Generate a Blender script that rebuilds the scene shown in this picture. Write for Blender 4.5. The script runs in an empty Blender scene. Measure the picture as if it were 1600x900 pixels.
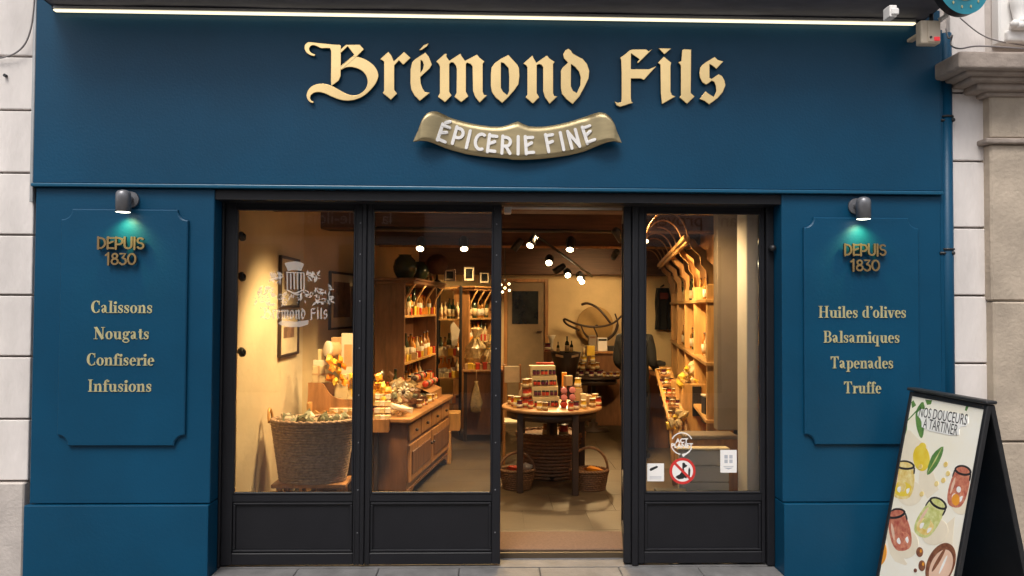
import bpy, bmesh, math, random
from mathutils import Vector, Matrix
from mathutils.geometry import tessellate_polygon
import numpy as np
R = math.radians
random.seed(7)
scene = bpy.context.scene
# ------------------------------------------------------------------ camera
CAM = Vector((0, -4.6, 1.62)); FPX = 1155.0
PITCH, YAW, ROLL = R(1.44), R(1.573), R(0.286)
_f = Vector((math.sin(YAW)*math.cos(PITCH), math.cos(YAW)*math.cos(PITCH), math.sin(PITCH)))
_r0 = Vector((math.cos(YAW), -math.sin(YAW), 0)); _u0 = _r0.cross(_f)
_r = _r0*math.cos(ROLL)+_u0*math.sin(ROLL); _u = _u0*math.cos(ROLL)-_r0*math.sin(ROLL)
cam = bpy.data.cameras.new('camera'); camo = bpy.data.objects.new('camera', cam)
scene.collection.objects.link(camo); scene.camera = camo
m3 = Matrix((_r, _u, -_f)).transposed()
camo.matrix_world = Matrix.Translation(CAM) @ m3.to_4x4()
cam.sensor_width = 36; cam.lens = 36*FPX/1600; cam.clip_start = 0.05; cam.clip_end = 600
def ray(px, py): return _f + _r*((px-800)/FPX) - _u*((py-450)/FPX)
def at(px, py, Y):            # photo pixel -> point on the upright plane at depth Y
    d = ray(px, py); return CAM + d*((Y-CAM.y)/d.y)
def at_z(px, py, z):          # photo pixel -> point on the level plane at height z
    d = ray(px, py); return CAM + d*((z-CAM.z)/d.z)
def on_plane(px, py, o, n):
    d = ray(px, py); return CAM + d*((o-CAM).dot(n)/d.dot(n))
# ------------------------------------------------------------------ light
w = bpy.data.worlds.new('World'); scene.world = w; w.use_nodes = True
nt = w.node_tree; bg = nt.nodes['Background']
sky = nt.nodes.new('ShaderNodeTexSky'); sky.sky_type = 'NISHITA'; sky.sun_disc = False
SUN_EL, SUN_ROT = R(58), R(200)
sky.sun_elevation = SUN_EL; sky.sun_rotation = SUN_ROT; sky.air_density = 1.0; sky.dust_density = 4.0
hs = nt.nodes.new('ShaderNodeHueSaturation'); hs.inputs['Saturation'].default_value = 0.25
nt.links.new(sky.outputs[0], hs.inputs['Color']); nt.links.new(hs.outputs[0], bg.inputs[0]); bg.inputs[1].default_value = 0.125
sl = bpy.data.lights.new('sun', 'SUN'); sl.energy = 1.4; sl.angle = R(25); sl.color = (1, .95, .88)
so = bpy.data.objects.new('sun', sl); scene.collection.objects.link(so)
sd = Vector((math.sin(SUN_ROT)*math.cos(SUN_EL), math.cos(SUN_ROT)*math.cos(SUN_EL), math.sin(SUN_EL)))
so.rotation_euler = (-sd).to_track_quat('-Z', 'Y').to_euler()
scene.view_settings.view_transform = 'Standard'; scene.view_settings.look = 'None'
scene.view_settings.exposure = 0.55; scene.view_settings.gamma = 1
scene.cycles.use_denoising = True; scene.cycles.max_bounces = 8; scene.cycles.transparent_max_bounces = 16
scene.cycles.sample_clamp_indirect = 4.0; scene.cycles.caustics_reflective = False; scene.cycles.caustics_refractive = False
LAMP = 2.25     # interior lamp power factor
# ------------------------------------------------------------------ materials
def mat(name, col, rough=.5, metal=0., var=.12, scale=8., bump=0., bscale=None, emit=None, estr=0., alpha=1., trans=0., stretch=None, spec=None, col2=None):
    m = bpy.data.materials.new(name); m.use_nodes = True; t = m.node_tree; b = t.nodes['Principled BSDF']
    b.inputs['Roughness'].default_value = rough; b.inputs['Metallic'].default_value = metal
    if spec is not None: b.inputs['Specular IOR Level'].default_value = spec
    c = (*col, 1)
    tc = t.nodes.new('ShaderNodeTexCoord'); src = tc.outputs['Object']
    if stretch:
        mp = t.nodes.new('ShaderNodeMapping'); mp.inputs['Scale'].default_value = stretch
        t.links.new(src, mp.inputs[0]); src = mp.outputs[0]
    nz = t.nodes.new('ShaderNodeTexNoise'); nz.inputs['Scale'].default_value = scale; nz.inputs['Detail'].default_value = 6
    nz.inputs['Roughness'].default_value = .6
    t.links.new(src, nz.inputs['Vector'])
    mx = t.nodes.new('ShaderNodeMix'); mx.data_type = 'RGBA'
    lo = col2 if col2 else tuple(v*(1-var) for v in col)
    hi = col if col2 else tuple(min(1, v*(1+var)) for v in col)
    mx.inputs[6].default_value = (*lo, 1); mx.inputs[7].default_value = (*hi, 1)
    mr = t.nodes.new('ShaderNodeMapRange'); mr.inputs[1].default_value = .3; mr.inputs[2].default_value = .7
    t.links.new(nz.outputs[0], mr.inputs[0]); t.links.new(mr.outputs[0], mx.inputs[0])
    t.links.new(mx.outputs[2], b.inputs['Base Color'])
    if bump:
        bp = t.nodes.new('ShaderNodeBump'); bp.inputs['Strength'].default_value = bump; bp.inputs['Distance'].default_value = .01
        if bscale:
            n2 = t.nodes.new('ShaderNodeTexNoise'); n2.inputs['Scale'].default_value = bscale; n2.inputs['Detail'].default_value = 5
            t.links.new(src, n2.inputs['Vector']); t.links.new(n2.outputs[0], bp.inputs['Height'])
        else: t.links.new(nz.outputs[0], bp.inputs['Height'])
        t.links.new(bp.outputs[0], b.inputs['Normal'])
    if emit: b.inputs['Emission Color'].default_value = (*emit, 1); b.inputs['Emission Strength'].default_value = estr
    if trans: b.inputs['Transmission Weight'].default_value = trans
    if alpha < 1: b.inputs['Alpha'].default_value = alpha
    return m
def glass_mat(name, tint=(.96, .97, .97), ior=1.45, rough=.0):
    m = bpy.data.materials.new(name); m.use_nodes = True; t = m.node_tree; t.nodes.clear()
    o = t.nodes.new('ShaderNodeOutputMaterial'); mx = t.nodes.new('ShaderNodeMixShader'); fr = t.nodes.new('ShaderNodeFresnel')
    tr = t.nodes.new('ShaderNodeBsdfTransparent'); gl = t.nodes.new('ShaderNodeBsdfGlossy')
    tr.inputs[0].default_value = (*tint, 1); gl.inputs['Roughness'].default_value = rough; fr.inputs[0].default_value = ior
    nz = t.nodes.new('ShaderNodeTexNoise'); nz.inputs['Scale'].default_value = 2.2
    bp = t.nodes.new('ShaderNodeBump'); bp.inputs['Strength'].default_value = .015; bp.inputs['Distance'].default_value = .01
    t.links.new(nz.outputs[0], bp.inputs['Height']); t.links.new(bp.outputs[0], gl.inputs['Normal'])
    t.links.new(fr.outputs[0], mx.inputs[0]); t.links.new(tr.outputs[0], mx.inputs[1]); t.links.new(gl.outputs[0], mx.inputs[2])
    t.links.new(mx.outputs[0], o.inputs[0]); return m
def bevel_edges(m, r):
    t = m.node_tree; bv = t.nodes.new('ShaderNodeBevel'); bv.inputs['Radius'].default_value = r; bv.samples = 6
    b = t.nodes['Principled BSDF']; l = b.inputs['Normal'].links
    if l: t.links.new(bv.outputs[0], l[0].from_node.inputs['Normal'])
    else: t.links.new(bv.outputs[0], b.inputs['Normal'])
def wood(name, col, rough=.45, stretch=(1, 1, 12), scale=6, var=.35, bump=.15):
    return mat(name, col, rough, var=var, scale=scale, stretch=stretch, bump=bump)
BLUE = mat('blue_paint', (.0014, .053, .114), .42, spec=.28, var=.13, scale=1.3, bump=.10, bscale=70)
BLUE2 = mat('blue_paint_edge', (.004, .085, .165), .3, var=.05, scale=3)
BLACK = mat('black_frame_paint', (.010, .010, .013), .5, spec=.35, var=.12, scale=5, bump=.04, bscale=120)
BLACKM = mat('black_metal', (.016, .016, .018), .45, var=.2, scale=10)
DARKSIDE = mat('bronze_return', (.03, .018, .010), .5, .3)
GOLD = mat('brushed_gold', (.82, .58, .27), .2, 1., var=.2, scale=1.3, stretch=(1, 1, 1), bump=.03)
bevel_edges(GOLD, .0045)
GOLDD = mat('dull_gold_plate', (.42, .335, .19), .40, .85, var=.16, scale=6, stretch=(1, 1, 3), bump=.03)
GOLDP = mat('gold_paint', (.50, .44, .24), .5, .25, var=.14, scale=30)
BRONZE = mat('bronze_letter', (.38, .25, .13), .38, .8, var=.12, scale=20)
WHITEP = mat('white_vinyl', (.86, .83, .80), .5, var=.03)
PLASTER = mat('painted_plaster', (.70, .645, .615), .8, var=.14, scale=4, stretch=(1, 1, .35), bump=.35, bscale=45)
PLASTERG = mat('grubby_plaster', (.50, .445, .41), .85, var=.18, scale=5, bump=.4, bscale=50)
STONE = mat('limestone', (.45, .37, .29), .85, var=.22, scale=4, bump=.5, bscale=40)
STONED = mat('weathered_limestone', (.34, .28, .24), .9, var=.3, scale=5, bump=.6, bscale=30)
STUCCO = mat('white_stucco', (.80, .77, .74), .7, var=.05, scale=6)
PAVE = mat('grey_paving', (.14, .135, .135), .75, var=.25, scale=7, bump=.3, bscale=60)
STREET = mat('street_paving', (.22, .21, .20), .8, var=.25, scale=3, bump=.3, bscale=40)
ALU = mat('grey_aluminium', (.42, .42, .42), .45, .6, var=.1)
AWN = mat('awning_cloth', (.10, .10, .125), .75, var=.22, scale=4, stretch=(1, 4, 4), bump=.15)
LEDM = mat('led_diffuser', (.9, .9, .85), .5, emit=(1, .87, .56), estr=1.05)
BEIGE = mat('beige_plastic', (.62, .52, .40), .55, var=.05)
REDL = mat('red_lens', (.5, .02, .03), .3, emit=(1, .03, .04), estr=.35)
TEAL = mat('teal_enamel', (.01, .20, .27), .35, var=.15, scale=12)
LAMPG = mat('graphite_metal', (.20, .20, .215), .35, .5, var=.1)
LENS = mat('lamp_lens', (.9, .9, .9), .4, emit=(1, 1, .8), estr=5)
WLENS = mat('warm_lens', (.9, .8, .6), .4, emit=(1, .82, .50), estr=14)
WLED = mat('warm_led', (.9, .8, .6), .4, emit=(1, .72, .36), estr=5)
CABLE = mat('grey_cable', (.22, .20, .20), .6)
GLASS = glass_mat('window_glass')
FILM = mat('frosted_film', (.80, .74, .68), .6, alpha=.36)
# interior
IPLAS = mat('cream_interior_plaster', (.74, .62, .42), .8, var=.08, scale=2.5, bump=.3, bscale=18)
IPLASD = mat('ochre_interior_plaster', (.66, .50, .28), .8, var=.1, scale=2.5, bump=.25, bscale=20)
GREYW = mat('grey_boards', (.24, .19, .145), .6, var=.1, scale=4)
FLOORM = mat('stone_tile_floor', (.075, .051, .028), .55, var=.2, scale=3, bump=.1, bscale=25)
MATT = mat('coir_mat', (.16, .095, .06), .95, var=.2, scale=60, bump=.5, bscale=300)
BEAM = wood('dark_beam_oak', (.085, .040, .025), .6, (.5, 6, 6))
CEIL = wood('ceiling_boards', (.13, .072, .048), .7, (6, .6, 1))
OAK = wood('honey_oak', (.36, .17, .06), .42, (4, 4, .7), 5)
OAKL = wood('golden_pine', (.55, .30, .10), .4, (4, 4, .6), 5)
WALN = wood('walnut', (.17, .075, .032), .42, (4, 4, .7), 5)
DWOOD = wood('dark_stained_wood', (.040, .022, .015), .5, (4, 4, .7), 5)
TOPW = wood('table_top_oak', (.36, .20, .09), .4, (.6, 5, 5), 5)
WICK = mat('grey_wicker', (.36, .245, .165), .75, var=.35, scale=40)
WICKB = mat('brown_wicker', (.17, .085, .04), .7, var=.35, scale=40)
CARD = mat('cream_card', (.58, .45, .24), .6, var=.06)
CARDW = mat('white_card', (.66, .58, .44), .6, var=.05)
KRAFT = mat('kraft_card', (.45, .28, .13), .7, var=.1)
ORANGE = mat('orange_wrap', (.75, .27, .02), .45, var=.2)
YELLOW = mat('yellow_wrap', (.80, .52, .06), .4, var=.2)
REDW = mat('red_wrap', (.52, .05, .02), .35, var=.2)
PINK = mat('pink_wrap', (.62, .22, .20), .4, var=.2)
PURPLE = mat('purple_jam', (.12, .02, .05), .2, var=.2)
AMBER = mat('amber_glass', (.30, .12, .02), .12, var=.2)
GREENG = mat('green_glass', (.035, .045, .02), .1, var=.2)
GREENP = mat('green_packet', (.19, .195, .12), .45, var=.3, scale=20)
CELLO = mat('crinkled_cellophane', (.56, .42, .22), .14, var=.3, scale=25, bump=.8, bscale=40, alpha=.7)
SILVER = mat('silver_foil', (.75, .68, .55), .2, .8, var=.2, scale=20, bump=.5, bscale=40)
CLOTH = mat('black_cloth', (.003, .003, .0035), .85, var=.3, scale=12, bump=.3, bscale=60)
SKIN = mat('skin', (.50, .29, .20), .5)
HAIR = mat('dark_hair', (.02, .012, .008), .5, var=.3, scale=40)
ART = mat('sepia_print', (.26, .15, .09), .6, var=.5, scale=9)
ARTD = mat('dark_pane', (.018, .020, .018), .15, var=.6, scale=8)
PASSE = mat('cream_mount', (.70, .60, .42), .7)
# ------------------------------------------------------------------ mesh helpers
COL = scene.collection
class MB:
    def __init__(s): s.bm = bmesh.new(); s.mi = 0
    def _mark(s, n0):
        s.bm.faces.ensure_lookup_table()
        for f in list(s.bm.faces)[n0:]: f.material_index = s.mi
    def box(s, x0, x1, y0, y1, z0, z1, bev=0., M=None, seg=1):
        b2 = bmesh.new(); bmesh.ops.create_cube(b2, size=1)
        bmesh.ops.scale(b2, vec=(abs(x1-x0), abs(y1-y0), abs(z1-z0)), verts=b2.verts)
        if bev: bmesh.ops.bevel(b2, geom=b2.edges[:], offset=bev, segments=seg, affect='EDGES', profile=.5)
        bmesh.ops.translate(b2, vec=((x0+x1)/2, (y0+y1)/2, (z0+z1)/2), verts=b2.verts)
        s.merge(b2, M); return s
    def merge(s, b2, M=None):
        if M is not None: bmesh.ops.transform(b2, matrix=M, verts=b2.verts)
        mp = [s.bm.verts.new(v.co) for v in b2.verts]
        b2.verts.index_update()
        for f in b2.faces:
            try:
                nf = s.bm.faces.new([mp[v.index] for v in f.verts]); nf.material_index = s.mi; nf.smooth = f.smooth
            except ValueError: pass
        b2.free()
    def cyl(s, p0, p1, r0, r1=None, seg=16, cap=True):
        p0, p1 = Vector(p0), Vector(p1); r1 = r0 if r1 is None else r1
        d = p1-p0; L = d.length
        b2 = bmesh.new(); bmesh.ops.create_cone(b2, cap_ends=cap, segments=seg, radius1=r0, radius2=max(r1, 1e-5), depth=L)
        for f in b2.faces:
            if len(f.verts) == 4: f.smooth = True
        q = d.to_track_quat('Z', 'Y').to_matrix().to_4x4()
        s.merge(b2, Matrix.Translation((p0+p1)/2) @ q); return s
    def lathe(s, prof, c=(0, 0, 0), seg=20, sx=1., sy=1., M=None):
        b2 = bmesh.new(); rings = []
        for r, z in prof:
            rings.append([b2.verts.new((c[0]+r*sx*math.cos(2*math.pi*k/seg), c[1]+r*sy*math.sin(2*math.pi*k/seg), c[2]+z)) for k in range(seg)])
        for a, b in zip(rings, rings[1:]):
            for k in range(seg):
                f = b2.faces.new((a[k], a[(k+1) % seg], b[(k+1) % seg], b[k])); f.smooth = True
        if prof[0][0] > 1e-4: b2.faces.new(rings[0][::-1])
        if prof[-1][0] > 1e-4: b2.faces.new(rings[-1])
        bmesh.ops.remove_doubles(b2, verts=b2.verts, dist=1e-5)
        s.merge(b2, M); return s
    def tube(s, pts, r, seg=8, closed=False, cap=True):
        pts = [Vector(p) for p in pts]; n = len(pts); rings = []
        up = None
        for i, p in enumerate(pts):
            if closed: t = pts[(i+1) % n]-pts[i-1]
            else: t = pts[min(i+1, n-1)]-pts[max(i-1, 0)]
            t.normalize()
            if up is None: up = t.orthogonal().normalized()
            up = (up - t*up.dot(t)); up = up.normalized() if up.length > 1e-6 else t.orthogonal().normalized()
            sd = t.cross(up); rr = r[i] if isinstance(r, (list, tuple)) else r
            rings.append([s.bm.verts.new(p+(up*math.cos(2*math.pi*k/seg)+sd*math.sin(2*math.pi*k/seg))*rr) for k in range(seg)])
        lst = list(zip(rings, rings[1:]))
        if closed: lst.append((rings[-1], rings[0]))
        for a, b in lst:
            for k in range(seg):
                f = s.bm.faces.new((a[k], a[(k+1) % seg], b[(k+1) % seg], b[k])); f.smooth = True; f.material_index = s.mi
        if cap and not closed:
            for q in (rings[0][::-1], rings[-1]):
                f = s.bm.faces.new(q); f.material_index = s.mi
        return s
    def prism(s, loops, M, depth, side=None):     # loops: outer + holes in local xy; front at z = depth
        allp = [p for l in loops for p in l]
        tris = tessellate_polygon([[Vector((p[0], p[1], 0)) for p in l] for l in loops])
        fv = [s.bm.verts.new(M @ Vector((p[0], p[1], depth))) for p in allp]
        bv = [s.bm.verts.new(M @ Vector((p[0], p[1], 0))) for p in allp]
        for t in tris:
            a, b, c = [allp[i] for i in t]
            ar = (b[0]-a[0])*(c[1]-a[1])-(b[1]-a[1])*(c[0]-a[0])
            if abs(ar) < 1e-12: continue
            t = t if ar > 0 else t[::-1]
            try: f = s.bm.faces.new([fv[i] for i in t]); f.material_index = s.mi
            except ValueError: pass
        k = 0
        for l in loops:
            n = len(l)
            for i in range(n):
                a, b = k+i, k+(i+1) % n
                f = s.bm.faces.new((fv[a], fv[b], bv[b], bv[a])); f.material_index = s.mi if side is None else side
            k += n
        return s
    def poly(s, pts):
        f = s.bm.faces.new([s.bm.verts.new(p) for p in pts]); f.material_index = s.mi; return s
    def ball(s, c, r, sx=1, sy=1, sz=1, sub=2, jit=0., M=None):
        b2 = bmesh.new(); bmesh.ops.create_icosphere(b2, subdivisions=sub, radius=r)
        for v in b2.verts:
            k = 1+random.uniform(-jit, jit); v.co = Vector((v.co.x*sx*k, v.co.y*sy*k, v.co.z*sz*k))
        for f in b2.faces: f.smooth = jit < .1
        if M is not None: bmesh.ops.transform(b2, matrix=M, verts=b2.verts)
        bmesh.ops.translate(b2, vec=c, verts=b2.verts); s.merge(b2); return s
    def text(s, txt, size, M, depth=.001, align='CENTER', spacing=1., bold=0.):
        cu = bpy.data.curves.new('lettering', 'FONT'); cu.body = txt; cu.size = size; cu.align_x = align; cu.extrude = depth/2; cu.space_character = spacing; cu.resolution_u = 3; cu.offset = bold
        ob = bpy.data.objects.new('lettering', cu); COL.objects.link(ob)
        dg = bpy.context.evaluated_depsgraph_get(); me = bpy.data.meshes.new_from_object(ob.evaluated_get(dg))
        b2 = bmesh.new(); b2.from_mesh(me); bmesh.ops.translate(b2, vec=(0, 0, depth/2), verts=b2.verts); s.merge(b2, M)
        bpy.data.objects.remove(ob); bpy.data.meshes.remove(me); bpy.data.curves.remove(cu); return s
    def build(s, name, m, parent=None, recalc=True, loc=None):
        if recalc: bmesh.ops.recalc_face_normals(s.bm, faces=s.bm.faces)
        me = bpy.data.meshes.new(name); s.bm.to_mesh(me); s.bm.free()
        for x in (m if isinstance(m, (list, tuple)) else [m]): me.materials.append(x)
        o = bpy.data.objects.new(name, me); COL.objects.link(o)
        if parent: o.parent = parent
        if loc is not None: o.location = loc
        return o
def tag(o, label=None, cat=None, group=None, kind=None):
    if label: o['label'] = label
    if cat: o['category'] = cat
    if group: o['group'] = group
    if kind: o['kind'] = kind
    return o
def thing(name, label, cat, group=None):
    o = bpy.data.objects.new(name, None); COL.objects.link(o); o.empty_display_size = .1
    return tag(o, label, cat, group)
def settle():
    """move every Empty to the base centre of its parts (children keep their world place)"""
    pass
def dup(root, loc, rotz=0., label=None, group=None, scale=None):
    c = root.copy(); COL.objects.link(c); c.location = loc; c.rotation_euler = (0, 0, rotz)
    if scale: c.scale = (scale,)*3 if not isinstance(scale, tuple) else scale
    if label: c['label'] = label
    if group: c['group'] = group
    for ch in list(root.children):
        d = ch.copy(); COL.objects.link(d); d.parent = c
        for g in list(ch.children):
            e = g.copy(); COL.objects.link(e); e.parent = d
    return c
def plane(o, x=(1, 0, 0), up=(0, 0, 1)):
    x = Vector(x).normalized(); up = Vector(up); up = (up-x*up.dot(x)).normalized(); n = x.cross(up)
    M = Matrix((x, up, n)).transposed().to_4x4(); M.translation = Vector(o); return M
def spot(parent, loc, target, energy, col=(1, .72, .38), cone=70, size=.03, blend=.5):
    l = bpy.data.lights.new('spot_light', 'SPOT'); l.energy = energy; l.color = col; l.spot_size = R(cone); l.spot_blend = blend; l.shadow_soft_size = size
    o = bpy.data.objects.new('spot_light', l); COL.objects.link(o); o.parent = parent; o.location = loc
    o.rotation_euler = (Vector(target)-Vector(loc)).to_track_quat('-Z', 'Y').to_euler(); return o
def arc(cx, cy, rx, ry, a0, a1, n):
    return [(cx+rx*math.cos(R(a0+(a1-a0)*k/n)), cy+ry*math.sin(R(a0+(a1-a0)*k/n))) for k in range(n+1)]

# ------------------------------------------------------------------ setting: street, sky, opposite side
b = MB(); b.box(-40, 40, -40, -.9, -.40, -.174); tag(b.build('street', STREET), kind='structure')
b = MB()
for i in range(-12, 13):
    for j in range(2):
        b.box(i*.62+.004, i*.62+.616, -.9+j*.42+.004, -.9+j*.42+.416, -.3, -.16+random.uniform(-.002, .002), .004)
tag(b.build('pavement', PAVE), kind='structure')
opp = thing('opposite_building', 'pale stone building with shop signs across the street, seen only as reflections', 'building')
b = MB(); b.box(-16, 16, -11.5, -8.2, -.3, 4.8); b.build('wall', PLASTER, opp)
b = MB()
for x in (-5.2, -1.2, 2.6, 6.4): b.box(x-1.4, x+1.4, -8.22, -8.14, .3, 2.6, .02)
for i, x in enumerate((-5.2, -1.2, 2.6, 6.4)):
    q = MB(); q.box(x-1.5, x+1.5, -8.2, -8.12, .1, 2.7, .02); q.build('shop_window_frame', BLACK, opp)
    q = MB(); q.box(x-1.35, x+1.35, -8.12, -8.1, .3, 2.55); q.build('shop_window', ARTD, opp)
b.bm.free()
b = MB(); b.box(-5.2, -1.2, -8.2, -8.05, 2.85, 3.45, .02); b.build('sign_board', BLACK, opp)
b = MB(); b.text('la', .30, plane((-1.75, -8.05, 3.06), (-1, 0, 0)), .006, 'LEFT'); b.build('sign_word', WHITEP, opp)
b = MB(); b.text('belle-iloise', .30, plane((-2.1, -8.05, 3.06), (-1, 0, 0)), .006, 'LEFT'); b.build('sign_word', WHITEP, opp)
b = MB(); b.box(2.2, 5.6, -8.2, -8.05, 2.85, 3.45, .02); b.build('sign_board', STUCCO, opp)
b = MB(); b.text("l'artisan", .34, plane((5.1, -8.05, 3.06), (-1, 0, 0)), .006, 'LEFT'); b.build('sign_word', BLACK, opp)
b = MB(); b.text("provençal", .34, plane((3.75, -8.05, 3.06), (-1, 0, 0)), .006, 'LEFT'); b.build('sign_word', BLACK, opp)
# ------------------------------------------------------------------ the stone building round the shopfront
bld = thing('stone_building', 'pale rendered building with grooved courses and a stone doorway around the blue shopfront', 'building')
b = MB(); b.box(-9, -2.80, .06, .5, -.3, 9); b.box(2.83, 9, .06, .5, -.3, 9); b.box(-2.80, 2.83, .30, .5, 3.35, 9); b.build('wall', PLASTERG, bld)
def course(x0, x1, zs, y=.02, m=PLASTER, bev=.006):
    for z0, z1 in zip(zs, zs[1:]):
        q = MB(); q.box(x0, x1, y, .07, z0+.006, z1-.006, bev, seg=2); q.build('wall_course', m, bld)
zl = sorted([at(28, y, .02).z for y in (-105, -8, 88, 172, 270, 367, 461, 557, 655, 752)])
course(-6, -2.825, zl)
q = MB(); q.box(-6, -2.835, .0, .07, -.3, zl[0]-.006, .008); q.build('wall_base', PLASTERG, bld)
pilx = at(1549, 300, -.05).x
zr = sorted([at(1520, y, .02).z for y in (-60, 145, 252, 356, 462, 568, 674, 780, 900)])
course(2.93, pilx+.02, zr)
# doorway pilaster, its bands and cornice
b = MB(); b.box(pilx, pilx+1.6, -.05, .08, at(1570, 216, -.05).z, at(1570, 148, -.05).z, .01)
b.box(pilx, pilx+1.6, -.045, .08, at(1570, 470, -.05).z, at(1570, 224, -.05).z-.004, .01)
b.box(pilx+.006, pilx+1.6, -.05, .08, at(1570, 690, -.05).z, at(1570, 470, -.05).z-.006, .01)
b.box(pilx, pilx+1.6, -.045, .08, -.3, at(1570, 690, -.05).z-.006, .01)
b.build('pilaster', STONE, bld)
b = MB(); z0 = at(1570, 224, -.07).z; b.box(at(1541, 220, -.07).x, pilx+1.6, -.075, .08, z0, z0+.035, .01, seg=2); b.build('band_moulding', STONED, bld)
b = MB()
def cornice(px, proj, y0, y1, slope=0.):
    x0 = at(px, y0, -proj).x; za, zb = at(1570, y1, -proj).z, at(1570, y0, -proj).z
    b.box(x0, pilx+1.6, -proj, .08, za, zb, .016, seg=3)
cornice(1499, .26, 80, 107); cornice(1509, .215, 107.5, 116); cornice(1517, .17, 116.5, 126); cornice(1528, .12, 126.5, 140); cornice(1540, .075, 140.5, 150)
b.build('cornice', STONED, bld)
# white carved surround above the cornice
b = MB(); xw = at(1558, 30, .0).x; zt = at(1570, 72, .0).z
b.box(xw, xw+1.2, -.02, .06, zt+.01, 6, .01)
b.box(xw+.03, xw+.5, -.06, .0, zt+.01, zt+.09, .02, seg=3)
for k in range(3):
    b.lathe([(.05, 0), (.055, .03), (.03, .06), (.045, .14), (.055, .2), (.03, .27), (.05, .31), (.055, .36), (.03, .4), (.03, .6)], (xw+.10+k*.14, -.06, zt+.08), 14)
for k in range(6): b.ball((xw+.05+.055*k, -.085, zt+.11+.02*(k % 2)), .03, sub=1)
b.build('carved_bracket', STUCCO, bld)
# ------------------------------------------------------------------ the blue shopfront
shop = thing('blue_shopfront', 'dark blue painted wooden shopfront with wide fascia and two pillars framing the entrance', 'shopfront')
XL, XR, XI0, XI1 = -2.80, 2.845, -1.715, 1.825
ZF = 2.345
b = MB(); b.box(XL-.012, XR, -.015, .28, ZF+.018, 3.52, .004); b.build('fascia', BLUE, shop)
b = MB(); b.box(XL-.014, XR+.002, -.034, .14, ZF-.006, ZF+.016, .005, seg=2); b.build('fascia_moulding', BLUE2, shop)
for x0, x1 in ((XL, XI0), (XI1, XR)):
    q = MB(); q.box(x0, x1, 0, .28, .408, ZF-.008, .004); q.build('pillar', BLUE, shop)
    q = MB(); q.box(x0-(.02 if x0 < 0 else -.0), x1, -.022, .28, -.3, .402, .005, seg=2); q.build('pillar_plinth', BLUE, shop)
b = MB(); b.box(XI0-.002, XI1+.002, .01, .155, ZF-.07, ZF-.01); b.build('soffit', BLACK, shop)
b = MB(); b.box(XL-.034, XL-.014, -.01, .06, ZF-.1, 3.55, .003); b.build('edge_strip', ALU, shop)
b = MB()
for x0, x1, z0, z1 in ((XI0, -1.70, -.03, ZF-.07), (1.775, XI1-.001, -.03, ZF-.07)): b.box(x0+.001, x1, .125, .22, z0, z1, .004)
b.box(XI0+.001, XI1-.001, .12, .22, 2.287, ZF-.072, .004)
b.build('door_surround', BLACK, shop)
b = MB(); b.box(.906, .945, .135, .20, -.03, 2.286, .006, seg=2); b.build('door_post', BLACK, shop)
b = MB(); b.tube([(XR+.052, .02, -.3), (XR+.052, .02, 3.38)], .037, 16)
b.box(XR-.002, XR+.02, .0, .2, -.3, 3.4)
dp = b.build('drainpipe', BLUE); tag(dp, 'blue painted round drainpipe running down the right edge of the shopfront', 'drainpipe')
for py in (186, 395):
    p = at(1480, py, -.03); q = MB(); q.cyl((p.x-.03, .0, p.z), (p.x+.04, .0, p.z), .009, seg=8); q.ball((at(1489, py, -.01).x, -.01, p.z), .014); q.lathe([(.043, -.006), (.044, 0), (.043, .006)], (XR+.052, .02, p.z+.025), 16); q.build('pipe_clip', BLACKM, dp)
# threshold
for k in range(7):
    x0 = -1.712+k*.506; b = MB(); b.box(x0+.0015, min(x0+.5045, 1.822), -.035, .135, -.2, -.036, .008, seg=2)
    b.build('threshold_slab', PAVE, shop)
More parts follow.
